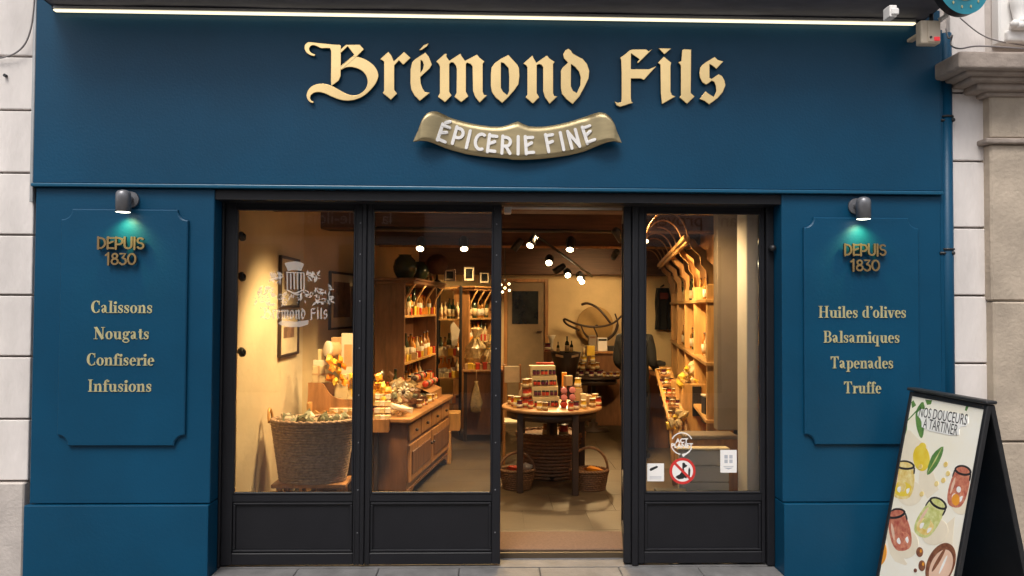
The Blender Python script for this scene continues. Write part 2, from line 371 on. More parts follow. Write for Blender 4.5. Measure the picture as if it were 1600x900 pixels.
# ------------------------------------------------------------------ gold shop name, traced blackletter
def L(ox, oy, s, pts): return [(ox+x/s, oy+y/s) for x, y in pts]
def chaikin(p, keep=()):
    o = []
    n = len(p)
    for i in range(n):
        a, c = Vector(p[i]), Vector(p[(i+1) % n]); o += [tuple(a*.78+c*.22), tuple(a*.22+c*.78)]
    return o
s5 = 7.5
GL = [
 ('letter', [[L(470, 55, s5, chaikin([(160,247),(110,235),(65,205),(42,160),(45,115),(75,84),(110,79),(200,90),(300,100),(420,111),(470,112),(470,160),(468,370),(465,515),(370,590),(352,585),(355,300),(355,155),(300,150),(240,155),(190,130),(150,115),(115,125),(95,155),(105,190),(135,213),(172,225)]))],
             [L(470, 55, s5, [(464,168),(530,112),(690,110),(740,165),(660,245),(640,262),(470,408),(464,362),(625,230),(550,130),(464,212)])],
             [L(470, 55, s5, chaikin([(466,375),(540,310),(600,250),(660,252),(720,266),(790,300),(860,355),(900,420),(912,480),(890,550),(840,620),(770,690),(700,735),(620,762),(530,770),(450,755),(360,720),(290,685),(220,665),(160,672),(120,700),(108,735),(120,765),(155,782),(140,798),(105,785),(75,750),(65,700),(85,640),(130,595),(200,568),(290,568),(370,595),(450,640),(530,685),(600,705),(670,700),(740,655),(775,600),(785,540),(770,480),(730,425),(670,390),(590,370),(520,380),(468,412)]))]]),
 ('letter', [[L(590, 55, s5, [(28,282),(125,194),(160,235),(190,305),(310,195),(387,265),(300,347),(250,295),(195,355),(195,640),(229,685),(155,757),(59,677),(76,650),(76,310),(55,294)])]]),
 ('letter', [[L(590, 55, s5, [(560,203),(600,250),(637,345),(610,390),(500,492),(505,560),(525,620),(555,665),(612,675),(495,770),(430,705),(395,640),(384,560),(386,400),(405,315),(440,280)]), L(590, 55, s5, [(505,288),(530,310),(541,350),(530,400),(503,440)][::-1])],
             [L(590, 55, s5, [(483,180),(540,118),(600,92),(580,130),(520,172)])]]),
 ('letter', [[L(670, 60, s5, [(86,270),(190,178),(212,183),(205,210),(240,262),(370,177),(382,203),(425,262),(565,188),(595,225),(652,270),(632,300),(632,620),(645,660),(682,668),(595,752),(545,690),(518,620),(512,330),(490,300),(450,285),(435,300),(435,625),(464,680),(380,747),(300,685),(325,640),(328,360),(318,320),(290,285),(262,280),(240,300),(240,625),(267,670),(190,747),(106,685),(130,640),(130,330),(115,300)])]]),
 ('letter', [[L(670, 60, s5, [(932,193),(990,255),(1040,310),(1057,350),(1062,440),(1050,540),(1000,610),(930,690),(860,757),(780,690),(740,630),(727,560),(727,420),(735,340),(770,290),(840,240)]), L(670, 60, s5, [(845,280),(880,290),(935,350),(942,450),(940,620),(920,665),(870,625),(845,580)][::-1])]]),
 ('letter', [[L(800, 60, s5, [(131,295),(240,198),(250,225),(285,285),(410,198),(440,235),(502,275),(482,300),(482,640),(495,675),(532,680),(440,767),(385,690),(365,620),(365,340),(345,310),(315,300),(290,315),(290,640),(320,690),(245,764),(158,690),(180,660),(180,340),(165,315)])]]),
 ('letter', [[L(800, 60, s5, [(660,120),(690,140),(710,175),(760,205),(830,240),(880,300),(906,380),(897,470),(850,570),(790,680),(710,770),(640,715),(585,650),(573,580),(573,380),(590,345),(655,285),(610,235),(598,185),(625,138)]), L(800, 60, s5, [(692,300),(740,335),(785,390),(805,460),(800,550),(760,640),(715,615),(690,560)][::-1])]]),
 ('letter', [[L(950, 60, s5, [(143,225),(200,185),(255,138),(290,128),(445,128),(475,150),(522,123),(350,293),(343,275),(370,245),(270,175),(268,360),(480,360),(567,325),(420,487),(385,470),(268,470),(268,700),(275,740),(295,755),(240,770),(190,788),(140,802),(100,785),(78,738),(120,755),(155,745),(160,700),(160,400),(155,260)])]]),
 ('letter', [[L(1020, 60, s5, [(130,213),(217,285),(208,320),(208,620),(225,665),(267,680),(108,770),(95,650),(90,310),(60,285)])], [L(1020, 60, s5, [(68,115),(217,118),(135,187)])]]),
 ('letter', [[L(1020, 60, s5, [(345,135),(365,126),(450,130),(445,640),(492,680),(400,767),(313,690),(330,665),(330,330),(325,310),(298,280),(335,265)])]]),
 ('letter', [[L(1020, 60, s5, [(725,216),(760,250),(827,270),(745,357),(700,320),(665,300),(665,460),(690,475),(770,418),(812,440),(840,490),(852,550),(820,630),(760,700),(660,774),(610,735),(548,710),(620,618),(650,645),(715,685),(745,620),(740,560),(720,510),(690,495),(660,520),(625,542),(580,515),(555,465),(546,410),(555,345),(575,315),(620,280)])]]),
]
name = thing('gold_lettering', 'large polished gold blackletter letters reading Brémond Fils fixed on the blue fascia', 'sign')
YN = -.042; MN = plane((0, YN+.016, 0))
def wl(l, Y): return [(at(x, y, Y).x, at(x, y, Y).z) for x, y in l]
FLAT = []
for nm, pcs in GL:
    b = MB()
    for i, pc in enumerate(pcs):
        loops = [wl(l, YN) for l in pc]; FLAT.append(loops)
        b.mi = 0; b.prism(loops, MN, .016+i*.0004, side=1)
    b.build(nm, [GOLD, DARKSIDE], name)
# ------------------------------------------------------------------ ribbon plaque
rib = thing('ribbon_plaque', 'curved gold ribbon plaque with white lettering under the shop name', 'sign')
r7 = lambda p: [(640+x/9, 165+y/9) for x, y in p]; r8 = lambda p: [(800+x/8.889, 165+y/8.889) for x, y in p]
top = r7([(55,515),(125,360),(190,205),(240,140),(310,102),(380,95),(460,115),(560,160),(700,205),(850,245),(1000,275),(1150,298),(1280,300),(1380,280)])+r8([(75,222),(140,255),(220,290),(340,300),(480,290),(640,260),(820,215),(1000,155),(1110,120),(1200,105),(1280,125),(1350,180),(1400,260),(1460,400),(1515,525)])
bot = r7([(55,516),(150,515),(250,520),(330,540),(450,580),(600,625),(800,680),(1000,715),(1200,735),(1400,750)])+r8([(0,755),(150,758),(380,745),(580,720),(780,690),(980,640),(1150,580),(1300,530),(1400,515),(1515,526)])
YR = -.05
tw, bw = wl(top, YR), wl(bot, YR)
xs = np.array([bw[0][0]+(bw[-1][0]-bw[0][0])*(.5-.5*math.cos(math.pi*k/60)) for k in range(61)])
tz = np.interp(xs, [p[0] for p in tw], [p[1] for p in tw]); bz = np.interp(xs, [p[0] for p in bw], [p[1] for p in bw])
def ry(x):
    u = (x-xs[0])/(xs[-1]-xs[0]); e = max(0, .16-min(u, 1-u))/.16
    return YR - .05*math.sin(e*math.pi*.75)*1.0 + (.012 if e > .8 else 0) - .010*math.cos((u-.5)*9)
b = MB(); NV = 6; grid = []
for i, x in enumerate(xs):
    grid.append([b.bm.verts.new((x, ry(x), bz[i]+(tz[i]-bz[i])*j/NV)) for j in range(NV+1)])
back = [[b.bm.verts.new((x, ry(x)+.008, bz[i]+(tz[i]-bz[i])*j/NV)) for j in (0, NV)] for i, x in enumerate(xs)]
for i in range(60):
    for j in range(NV):
        try: f = b.bm.faces.new((grid[i][j], grid[i+1][j], grid[i+1][j+1], grid[i][j+1])); f.smooth = True
        except ValueError: pass
    for j, k in ((0, 0), (NV, 1)):
        f = b.bm.faces.new((grid[i][j], grid[i+1][j], back[i+1][k], back[i][k])); f.material_index = 1
b.build('ribbon', [GOLDD, DARKSIDE], rib)
for x in (-.4, 0, .45):
    b = MB(); b.cyl((x, -.040, float(np.interp(x, xs, (tz+bz)/2))), (x, -.01, float(np.interp(x, xs, (tz+bz)/2))), .012, seg=8); b.build('standoff', BLACKM, rib)
# stroke letters (rounded sans capitals), unit height 1
def stroke(b, pts, w, M, z, round_=True):
    pts = [Vector(p) for p in pts]; n = len(pts)
    if n > 5 and (pts[0]-pts[-1]).length < 1e-6:
        h_ = n//2; stroke(b, pts[:h_+2], w, M, z, round_); stroke(b, pts[h_:]+pts[1:2], w, M, z+.0002, round_); return
    l, r = [], []
    for i, p in enumerate(pts):
        t = (pts[min(i+1, n-1)]-pts[max(i-1, 0)]).normalized(); nn = Vector((-t.y, t.x))
        ww = (w[i] if isinstance(w, (list, tuple)) else w)/2
        l.append(p+nn*ww); r.append(p-nn*ww)
    if round_:
        w0 = (w[0] if isinstance(w, (list, tuple)) else w)/2; w1 = (w[-1] if isinstance(w, (list, tuple)) else w)/2
        t0 = (pts[0]-pts[1]).normalized(); t1 = (pts[-1]-pts[-2]).normalized()
        n0 = Vector((-t0.y, t0.x)); n1 = Vector((-t1.y, t1.x))
        c0 = [pts[0]+(n0*math.cos(a)+t0*math.sin(a))*w0 for a in (R(30), R(60), R(90), R(120), R(150))]
        c1 = [pts[-1]+(n1*math.cos(a)+t1*math.sin(a))*w1 for a in (R(30), R(60), R(90), R(120), R(150))]
        loop = l+c1+r[::-1]+c0
        # l side starts at n (left); the end cap runs from left to right
        loop = l+[pts[-1]+(n1*math.cos(a)+t1*math.sin(a))*w1 for a in (R(30), R(60), R(90), R(120), R(150))]+r[::-1]+[pts[0]+(n0*math.cos(a)+t0*math.sin(a))*w0 for a in (R(30), R(60), R(90), R(120), R(150))]
    else: loop = l+r[::-1]
    # orientation: make it counter-clockwise
    A = sum(loop[i].x*loop[(i+1) % len(loop)].y-loop[(i+1) % len(loop)].x*loop[i].y for i in range(len(loop)))
    if A < 0: loop = loop[::-1]
    b.prism([[tuple(p) for p in loop]], M, z, side=b.mi if not hasattr(b, 'side') else b.side)
def A_(cx, cy, rx, ry, a0, a1, n=9): return arc(cx, cy, rx, ry, a0, a1, n)
SANS = {
 'E': (.56, [[(.08,0),(.08,1)],[(.08,.93),(.5,.93)],[(.08,.45),(.42,.62)],[(.08,.07),(.5,.07)]]),
 'É': (.56, [[(.08,0),(.08,1)],[(.08,.93),(.5,.93)],[(.08,.45),(.42,.62)],[(.08,.07),(.5,.07)],[(.2,1.13),(.42,1.28)]]),
 'P': (.60, [[(.08,0),(.08,1)],[(.08,.93),(.26,.93)]+A_(.28,.66,.25,.27,90,-90)+[(.08,.39)]]),
 'I': (.24, [[(.10,0),(.10,1)]]),
 'C': (.60, [A_(.40,.5,.32,.44,65,295,14)]),
 'R': (.62, [[(.08,0),(.08,1)],[(.08,.93),(.26,.93)]+A_(.28,.68,.25,.25,90,-90)+[(.08,.43)],[(.28,.43),(.54,.02)]]),
 'F': (.52, [[(.08,0),(.08,1)],[(.08,.93),(.48,.93)],[(.08,.48),(.40,.55)]]),
 'N': (.66, [[(.08,0),(.08,1)],[(.08,.97),(.54,.03)],[(.54,0),(.54,1)]]),
 'D': (.66, [[(.08,0),(.08,1)],[(.08,.93),(.2,.93)]+A_(.22,.5,.34,.43,90,-90,12)+[(.08,.07)]]),
 'U': (.66, [[(.08,1),(.08,.34)]+A_(.32,.32,.24,.26,180,360,9)+[(.56,1)]]),
 'S': (.54, [A_(.27,.73,.20,.21,35,270,10)+A_(.27,.29,.21,.23,90,-150,10)[1:]]),
 '1': (.42, [[(.24,0),(.24,1)],[(.24,.96),(.06,.80)]]),
 '8': (.62, [A_(.3,.74,.18,.20,0,360,14),A_(.3,.28,.23,.23,0,360,14)]),
 '3': (.58, [[(.08,.94),(.46,.94),(.24,.60)],A_(.26,.30,.24,.26,80,-150,12)]),
 '0': (.68, [A_(.34,.5,.27,.44,0,360,18)]),
}
def sans(b, ch, M, h, w=.13, z=.004):
    adv, st = SANS[ch]
    for i, s_ in enumerate(st): stroke(b, [(x*h, y*h) for x, y in s_], w*h, M, z+i*.0003)
    return adv*h
b = MB()
for ch, px, py, an in (('É',692.5,207.5,17),('P',715.5,211,15),('I',731.8,216.5,13),('C',748.5,220,10),('E',768.5,223.5,7),('R',791,226,3),('I',810.2,226.7,0),('E',827,226.2,-4),('F',860,222,-11),('I',879.3,219.3,-12),('N',897.5,215.5,-15),('E',920,208.5,-18)):
    p = at(px, py, YR-.03); a = R(-an); yy = ry(p.x)
    M = plane((p.x, yy-.002, p.z), (math.cos(a), 0, math.sin(a)), (-math.sin(a), 0, math.cos(a))) @ Matrix.Translation((-SANS[ch][0]*.105/2, -.0525, 0))
    n0 = len(b.bm.verts); sans(b, ch, M, .108, .18, .008); b.bm.verts.ensure_lookup_table()
    for v in list(b.bm.verts)[n0:]: v.co.y += ry(v.co.x)-(yy-.002)-.001
b.build('lettering', WHITEP, rib)

# ------------------------------------------------------------------ bold modern serif letters (cap height 1)
T, H = .165, .05
def sv(x, y0, y1): return ('B', x-T/2, y0, x+T/2, y1)
def sf(x, y, l=.09, r=.09): return ('B', x-T/2-l, y, x+T/2+r, y+H)
def ring(cx, cy, rx, ry, t=T, h=H, a0=0, a1=360): return ('R', cx, cy, rx, ry, rx-t, ry-h, a0, a1)
def st_(*p): return ('S', p)
def archn(x): return st_((x-.30,.44,.05),(x-.22,.57,.06),(x-.12,.62,.10),(x-.03,.57,.17),(x,.42,T))
SER = {
 'a': (.58,[st_((.07,.47,.12),(.10,.58,.07),(.20,.63,.07),(.31,.58,.14),(.345,.44,T)),sv(.345,.06,.46),sf(.40,0,-.09,.05),st_((.30,.38,.05),(.16,.32,.12),(.115,.2,.17),(.15,.06,.10),(.22,.03,.06),(.30,.10,.05))]),
 'b': None,
 'c': (.5,[ring(.27,.32,.25,.335,T,H,75,300),('D',.41,.47,.075)]),
 'd': (.64,[ring(.25,.32,.235,.335,T,H,60,300),sv(.45,0,1),sf(.45,.945,.09,-.09),sf(.45,0,0,.09)]),
 'e': (.54,[ring(.27,.32,.25,.335,T,H,0,315),('B',.12,.32,.51,.375)]),
 'f': (.40,[sv(.19,0,.80),sf(.19,0,.09,.12),('B',.02,.59,.38,.64),st_((.19,.74,T),(.22,.90,.12),(.30,.97,.06),(.37,.94,.06)),('D',.385,.87,.085)]),
 'g': (.58,[ring(.25,.44,.22,.21,.15,.05),ring(.27,-.12,.26,.17,.09,.06),st_((.12,.28,.06),(.10,.16,.10),(.2,.08,.13),(.36,.06,.12),(.45,-.02,.1)),('D',.50,.60,.07),st_((.36,.58,.05),(.48,.64,.05))]),
 'i': (.34,[sv(.17,0,.62),sf(.17,.585,.09,-.05),sf(.17,0),('D',.165,.84,.115)]),
 'l': (.34,[sv(.17,0,1),sf(.17,.945,.09,-.05),sf(.17,0)]),
 'm': (1.0,[sv(.17,0,.62),sf(.17,.585,.09,-.05),sf(.17,0,.08,.05),archn(.50),sv(.50,0,.44),sf(.50,0,.05,.05),archn(.83),sv(.83,0,.44),sf(.83,0,.05,.08)]),
 'n': (.68,[sv(.17,0,.62),sf(.17,.585,.09,-.05),sf(.17,0,.08,.06),archn(.50),sv(.50,0,.44),sf(.50,0,.06,.08)]),
 'o': (.58,[ring(.28,.32,.27,.335)]),
 'p': (.64,[sv(.18,-.3,.62),sf(.18,.585,.09,-.05),sf(.18,-.3),ring(.37,.32,.235,.335,T,H,-120,120)]),
 'q': (.64,[sv(.45,-.3,.62),sf(.45,-.3),ring(.25,.32,.235,.335,T,H,60,300)]),
 'r': (.48,[sv(.17,0,.62),sf(.17,.585,.09,-.05),sf(.17,0,.08,.08),st_((.24,.40,.05),(.30,.55,.06),(.37,.61,.07)),('D',.405,.53,.095)]),
 's': (.46,[st_((.37,.44,.05),(.33,.60,.06),(.22,.63,.07),(.10,.56,.11),(.11,.43,.15),(.23,.33,.17),(.34,.23,.15),(.35,.10,.11),(.23,.02,.07),(.11,.05,.06),(.06,.2,.05)),('B',.36,.42,.40,.62),('B',.04,.02,.08,.22)]),
 't': (.40,[sv(.19,.10,.84),('B',.03,.58,.37,.64),st_((.19,.16,T),(.22,.03,.10),(.30,.02,.06),(.37,.10,.05))]),
 'u': (.68,[sv(.17,.2,.62),sf(.17,.585,.09,-.05),st_((.17,.22,T),(.20,.08,.14),(.30,.02,.08),(.42,.12,.05)),sv(.50,0,.62),sf(.50,.585,.09,-.05),sf(.50,0,0,.09)]),
 'v': (.60,[st_((.13,.62,.19),(.32,0.02,.19)),st_((.49,.62,.055),(.32,.0,.055)),('B',.0,.585,.27,.64),('B',.37,.585,.60,.64)]),
 'B': (.74,[sv(.19,0,1),sf(.19,.945,.09,0),sf(.19,0,.09,0),('B',.2,.945,.42,1),('B',.2,.49,.42,.54),('B',.2,0,.44,.055),ring(.40,.75,.25,.25,T,H,-90,90),ring(.42,.27,.28,.27,.2,H,-90,90)]),
 'C': (.76,[ring(.40,.5,.37,.52,.2,.06,50,310),('B',.60,.66,.66,1.0),('B',.60,.05,.66,.3)]),
 'H': (.90,[sv(.20,0,1),sf(.20,0),sf(.20,.945),sv(.68,0,1),sf(.68,0),sf(.68,.945),('B',.2,.47,.68,.53)]),
 'I': (.42,[sv(.20,0,1),sf(.20,0),sf(.20,.945)]),
 'N': (.88,[('B',.15,0,.21,1),('B',.04,0,.32,H),('B',.04,.945,.25,1),st_((.16,.98,.2),(.70,.02,.2)),('B',.68,0,.74,1),('B',.57,.945,.85,1)]),
 'T': (.78,[sv(.38,0,1),sf(.38,0),('B',.05,.945,.71,1),('B',.04,.72,.08,1),('B',.68,.72,.72,1),st_((.06,.76,.04),(.12,.92,.08),(.24,.97,.06)),st_((.70,.76,.04),(.64,.92,.08),(.52,.97,.06))]),
 "'": (.26,[('D',.13,.90,.09),st_((.19,.90,.09),(.18,.78,.06),(.10,.70,.03))]),
 ' ': (.30,[]),
}
def serif(b, txt, cx, cz, Y, h, width, z=.003):
    tot = sum(SER[c][0] for c in txt); sx = width/tot/h; x = 0; k = 0
    M0 = plane((cx-width/2, Y, cz))
    for ch in txt:
        adv, st = SER[ch]
        for q in st:
            k += 1; zz = z+.0003*(k % 7)
            g = lambda px, py: ((x+px)*h*sx, py*h)
            if q[0] == 'B': b.prism([[g(q[1], q[2]), g(q[3], q[2]), g(q[3], q[4]), g(q[1], q[4])]], M0, zz)
            elif q[0] == 'D': b.prism([[g(*p) for p in arc(q[1], q[2], q[3], q[3], 0, 330, 11)]], M0, zz)
            elif q[0] == 'R':
                _, cx_, cy_, rx, ry_, ix, iy, a0, a1 = q; n = 20
                o = [g(*p) for p in arc(cx_, cy_, rx, ry_, a0, a1, n)]; i = [g(*p) for p in arc(cx_, cy_, ix, iy, a0, a1, n)]
                for a in range(n): b.prism([[o[a], o[a+1], i[a+1], i[a]]], M0, zz)
            else:
                stroke(b, [g(p[0], p[1]) for p in q[1]], [p[2]*h*(sx if abs(q[1][0][1]-q[1][-1][1]) > .3 else 1) for p in q[1]], M0, zz, False)
        x += adv
# ------------------------------------------------------------------ sign boards on the pillars
def board(px0, px1, py0, py1, label, words):
    t = thing('sign_board', label, 'sign board')
    Y = -.022
    a, c = at(px0, (py0+py1)/2, Y), at(px1, (py0+py1)/2, Y); mx_ = (px0+px1)/2
    x0, x1, z1, z0 = a.x, c.x, at(mx_, py0, Y).z, at(mx_, py1, Y).z; r = .065; s = .012
    def outline(d):
        X0, X1, Z0, Z1 = x0+d, x1-d, z0+d, z1-d
        o = [(X0+r+s, Z0), (X1-r-s, Z0)]; o += [(X1-r*math.cos(R(t_)), Z0+r*math.sin(R(t_))) for t_ in ()]
        def corner(cx, cz, a0): return [(cx+r*math.cos(R(a0+90*k/6)), cz+r*math.sin(R(a0+90*k/6))) for k in range(7)]
        o = [(X0+r+s, Z0), (X1-r-s, Z0)] + corner(X1, Z0, 180)[0:0] + [(X1+r*math.cos(R(180-90*k/6)), Z0+r*math.sin(R(180-90*k/6))) for k in range(7)]
        o += [(X1, Z0+r+s), (X1, Z1-r-s)] + [(X1+r*math.cos(R(270-90*k/6)), Z1+r*math.sin(R(270-90*k/6))) for k in range(7)]
        o += [(X1-r-s, Z1), (X0+r+s, Z1)] + [(X0+r*math.cos(R(0-90*k/6)), Z1+r*math.sin(R(0-90*k/6))) for k in range(7)]
        o += [(X0, Z1-r-s), (X0, Z0+r+s)] + [(X0+r*math.cos(R(90-90*k/6)), Z0+r*math.sin(R(90-90*k/6))) for k in range(7)]
        return o
    b = MB(); o0, o1 = outline(0), outline(.006)
    v = [[b.bm.verts.new((x, y, z)) for x, z in o] for o, y in ((o0, 0), (o0, Y+.005), (o1, Y))]
    for A, B in zip(v, v[1:]):
        for i in range(len(A)):
            f = b.bm.faces.new((A[i], A[(i+1) % len(A)], B[(i+1) % len(A)], B[i]))
    tr = tessellate_polygon([[Vector((x, z, 0)) for x, z in o1]])
    for q in tr:
        try: b.bm.faces.new([v[2][i] for i in q])
        except ValueError: pass
    b.build('board', BLUE, t)
    return t, Y
TL, YB = board(92, 291, 327, 697, 'blue sign board with notched corners headed DEPUIS 1830, listing Calissons down to Infusions', None)
TR, YB = board(1257, 1437, 340, 695, 'blue sign board with notched corners headed DEPUIS 1830, listing Huiles d\'olives down to Truffe', None)
def date(t, px, py1, py2, w1, w2):
    for txt, py, wpx, nm in (('DEPUIS', py1, w1, 'date_lettering'), ('1830', py2, w2, 'date_lettering')):
        b = MB(); c = at(px, py, YB); h = .072; wd = wpx/250*1.0
        tot = sum(SANS[ch][0] for ch in txt)*h; sc = wd/tot; x = 0; b.side = 1
        for ch in txt:
            M = plane((c.x-wd/2+x, YB-.014, c.z-h/2)) @ Matrix.Diagonal((sc, 1, 1, 1)).to_4x4()
            x += sans(b, ch, M, h, .15, .014)*sc
        b.build(nm, [BRONZE, DARKSIDE], t)
date(TL, 192, 380.5, 405, 71, 47); date(TR, 1348.5, 391, 415, 67, 47)
for t, rows in ((TL, (('Calissons', 190.5, 489, 93), ('Nougats', 190, 530, 84), ('Confiserie', 188.5, 571, 102), ('Infusions', 187.5, 612, 96))),
                (TR, (("Huiles", 1309.5, 496.5, 63), ("d'olives", 1381.5, 496.5, 70), ('Balsamiques', 1346, 535.5, 121), ('Tapenades', 1346.5, 575.5, 100), ('Truffe', 1347.5, 614.5, 60)))):
    for txt, px, pyb, wpx in rows:
        b = MB(); c = at(px, pyb, YB); serif(b, txt, c.x, c.z, YB, .0735, wpx/249, .003); b.build('product_lettering', GOLDP, t)
# ------------------------------------------------------------------ wall lamps
for px, py, lb in ((193, 297, 'dark grey downlight above the board listing Calissons, lit'), (1349, 308, 'dark grey downlight above the board listing Huiles d\'olives, lit')):
    t = thing('wall_lamp', lb, 'wall lamp'); YL = -.10; p = at(px, py, YL); zt = p.z; zb = at(px, py+34, YL).z; r = .043
    b = MB(); b.lathe([(r, zb), (r, zt-.035), (r*.95, zt-.018), (r*.75, zt-.006), (r*.4, zt), (0, zt)], (p.x, YL, 0), 24)
    b.lathe([(r-.002, zb+.012), (r-.002, zb), (r, zb)], (p.x, YL, 0), 24); b.build('lamp_body', LAMPG, t)
    b = MB(); b.cyl((p.x, YL, zt-.045), (p.x, .0, zt-.045), .022, seg=14); b.build('arm', LAMPG, t)
    b = MB(); b.cyl((p.x, -.018, zt-.045), (p.x, 0, zt-.045), .05, seg=24); b.build('wall_plate', LAMPG, t)
    b = MB(); b.lathe([(r-.003, zb-.0015), (r*.6, zb-.004), (0, zb-.005)], (p.x, YL, 0), 24); b.build('lens', LENS, t, recalc=False)
    spot(t, (p.x, YL+.01, zb-.012), (p.x, -.03, zb-.17), 5.5, (.85, 1, .34), 120, .02, 1)
# ------------------------------------------------------------------ awning cassette, LED strip, small things on the fascia
aw = thing('folded_awning', 'dark grey awning rolled up in its cassette along the top of the fascia', 'awning')
za = (at(82, 14.5, -.06).z+at(1432, 37.5, -.06).z)/2+.036; xa0, xa1 = at(56, 5, -.2).x, at(1468, 20, -.2).x
b = MB(); n = 14
prof = [(-.02, .0), (-.10, .004), (-.22, .014), (-.40, .04), (-.455, .06), (-.47, .10), (-.46, .15), (-.42, .21), (-.25, .27), (-.12, .28), (-.02, .29)]
for i in range(n):
    x0, x1 = xa0+(xa1-xa0)*i/n, xa0+(xa1-xa0)*(i+1)/n
    for (y0, z0), (y1, z1) in zip(prof, prof[1:]):
        w_ = lambda x, y: .004*math.sin(x*5+y*20)+.003*math.sin(x*11.3)
        f = b.bm.faces.new([b.bm.verts.new((x, y, za+z+w_(x, y))) for x, y, z in ((x0, y0, z0), (x1, y0, z0), (x1, y1, z1), (x0, y1, z1))]); f.smooth = True
bmesh.ops.remove_doubles(b.bm, verts=b.bm.verts, dist=1e-5); b.build('rolled_cloth', AWN, aw)
b = MB(); b.box(xa0-.01, xa1+.005, -.03, .0, za-.015, za+.3); b.build('cassette_back', BLACKM, aw)
for x in (xa0-.012, xa1):
    q = MB(); q.prism([[(-y, z) for y, z in prof]+[]], Matrix.Translation((x, 0, za)) @ Matrix(((0, 0, 1, 0), (-1, 0, 0, 0), (0, 1, 0, 0), (0, 0, 0, 1))), .012); q.build('end_cap', BLACKM, aw)
p = at(1388, 24, -.42); b = MB(); b.box(p.x-.022, p.x+.022, -.475, -.40, p.z-.03, p.z+.04, .006, seg=2); b.box(p.x-.014, p.x+.03, -.485, -.47, p.z-.02, p.z+.02, .006); b.build('bracket_clip', STUCCO, aw)
p = at(1478, 15, -.2); b = MB(); b.tube([(p.x-.02, -.2, p.z+.08), (p.x, -.2, p.z+.04), (p.x+.01, -.2, p.z), (p.x, -.2, p.z-.04), (p.x-.03, -.18, p.z-.06)], .016, 8); b.build('crank_eye', STUCCO, aw)
YS = -.06; a_, c_ = at(82, 14.5, YS), at(1432, 37.5, YS); zs_ = (a_.z+c_.z)/2
led = thing('led_strip', 'lit warm white LED strip under the awning along the top of the fascia', 'light strip')
b = MB(); b.box(a_.x, c_.x, YS+.002, -.016, zs_+.008, zs_+.03, .003); b.build('channel', ALU, led)
b = MB(); b.box(a_.x+.005, c_.x-.005, YS-.004, YS+.028, zs_-.0045, zs_+.0055, .004, seg=2); b.build('diffuser', LEDM, led)
p0, p1 = at(1439, 31, -.26), at(1470, 68, -.26)
sb = thing('sensor_box', 'small beige electrical box with a red light at the right end of the fascia', 'electrical box')
b = MB(); b.box(p0.x, p1.x, -.26, -.20, p1.z, p0.z, .008, seg=2); b.box(p0.x+.05, p1.x-.03, -.20, -.017, p0.z-.05, p0.z-.03, .004); b.box(p0.x+.04, p1.x-.004, -.266, -.26, p1.z+.008, p0.z-.006, .004); b.build('casing', BEIGE, sb)
b = MB(); b.box(p0.x+.075, p1.x-.01, -.272, -.265, p1.z+.014, p1.z+.038, .003); b.build('red_lens', REDL, sb)
b = MB(); b.cyl((p0.x+.055, -.264, p1.z+.035), (p0.x+.055, -.272, p1.z+.035), .007, seg=10); b.build('button', BLACKM, sb); b = MB(); b.cyl((p0.x+.10, -.2, p0.z), (p0.x+.10, -.2, p0.z+.06), .012, seg=10); b.build('cable_gland', BLACKM, sb)
# hanging round sign
rs = thing('round_sign', 'round teal projecting sign with a black rim, cut off at the top right', 'sign')
YS2 = -.34; c = at(1494, -21, YS2); rr = (at(1494, 27, YS2)-c).length
Mr = plane((c.x, YS2, c.z), (math.cos(R(12)), math.sin(R(12)), 0))
b = MB(); b.prism([arc(0, 0, rr, rr, 0, 354, 59), arc(0, 0, rr*.42, rr*.42, 354, 0, 59)], Mr, .05, side=1); b.build('ring_panel', [TEAL, BLACKM], rs)
b = MB(); b.prism([arc(0, 0, rr*.42, rr*.42, 0, 350, 35)], Mr, .04); b.build('centre_panel', STUCCO, rs)
b = MB(); b.prism([arc(0, 0, rr*.56, rr*.56, 0, 350, 35), arc(0, 0, rr*.52, rr*.52, 350, 0, 35)], Mr, .054)
for k in range(14):
    a = R(k*360/14+8); b.prism([arc(rr*.78*math.cos(a), rr*.78*math.sin(a), .005, .009, 0, 300, 6)], Mr, .0545)
b.build('gilt_motif', GOLDP, rs)
b = MB(); b.tube([(c.x, 0, c.z+rr+.05), (c.x, YS2, c.z+rr+.05), (c.x, YS2, c.z+rr-.01)], .012, 8); b.build('bracket', BLACKM, rs)
# cables
def cable(name, label, pts, r=.005):
    P = [at(*q) for q in pts]; o = []
    for i in range(len(P)-1):
        p_, a1, a2, n_ = P[max(i-1, 0)], P[i], P[i+1], P[min(i+2, len(P)-1)]
        for k in range(6):
            t = k/6; o.append(.5*((2*a1)+(a2-p_)*t+(2*p_-5*a1+4*a2-n_)*t*t+(3*a1-p_-3*a2+n_)*t**3))
    o.append(P[-1]); b = MB(); b.tube(o, r, 6); tag(b.build(name, CABLE), label, 'cable')
cable('cable', 'thin dark cable drooping across the pale wall at the top left', [(55, -30, -.01), (53, 10, -.01), (48, 45, -.01), (38, 70, -.01), (20, 85, -.01), (-6, 92, .0)], .005)
cable('cable', 'slack grey cable hanging across the white wall beside the round sign', [(1500, 28, -.1), (1530, 52, -.02), (1560, 64, -.02), (1620, 74, -.02)], .004)
cable('cable', 'pale bunch of cable looping over the left end of the stone cornice', [(1478, 45, -.05), (1482, 60, -.08), (1488, 55, -.08), (1486, 70, -.08), (1500, 76, -.2), (1530, 72, -.2), (1600, 76, -.2)], .005)
b = MB(); p = at(10, 119, .02); b.cyl((p.x, .0, p.z), (p.x, .03, p.z), .010, seg=8); tag(b.build('wall_screw', BLACKM), 'small dark screw left in the pale wall at the far left', 'screw')
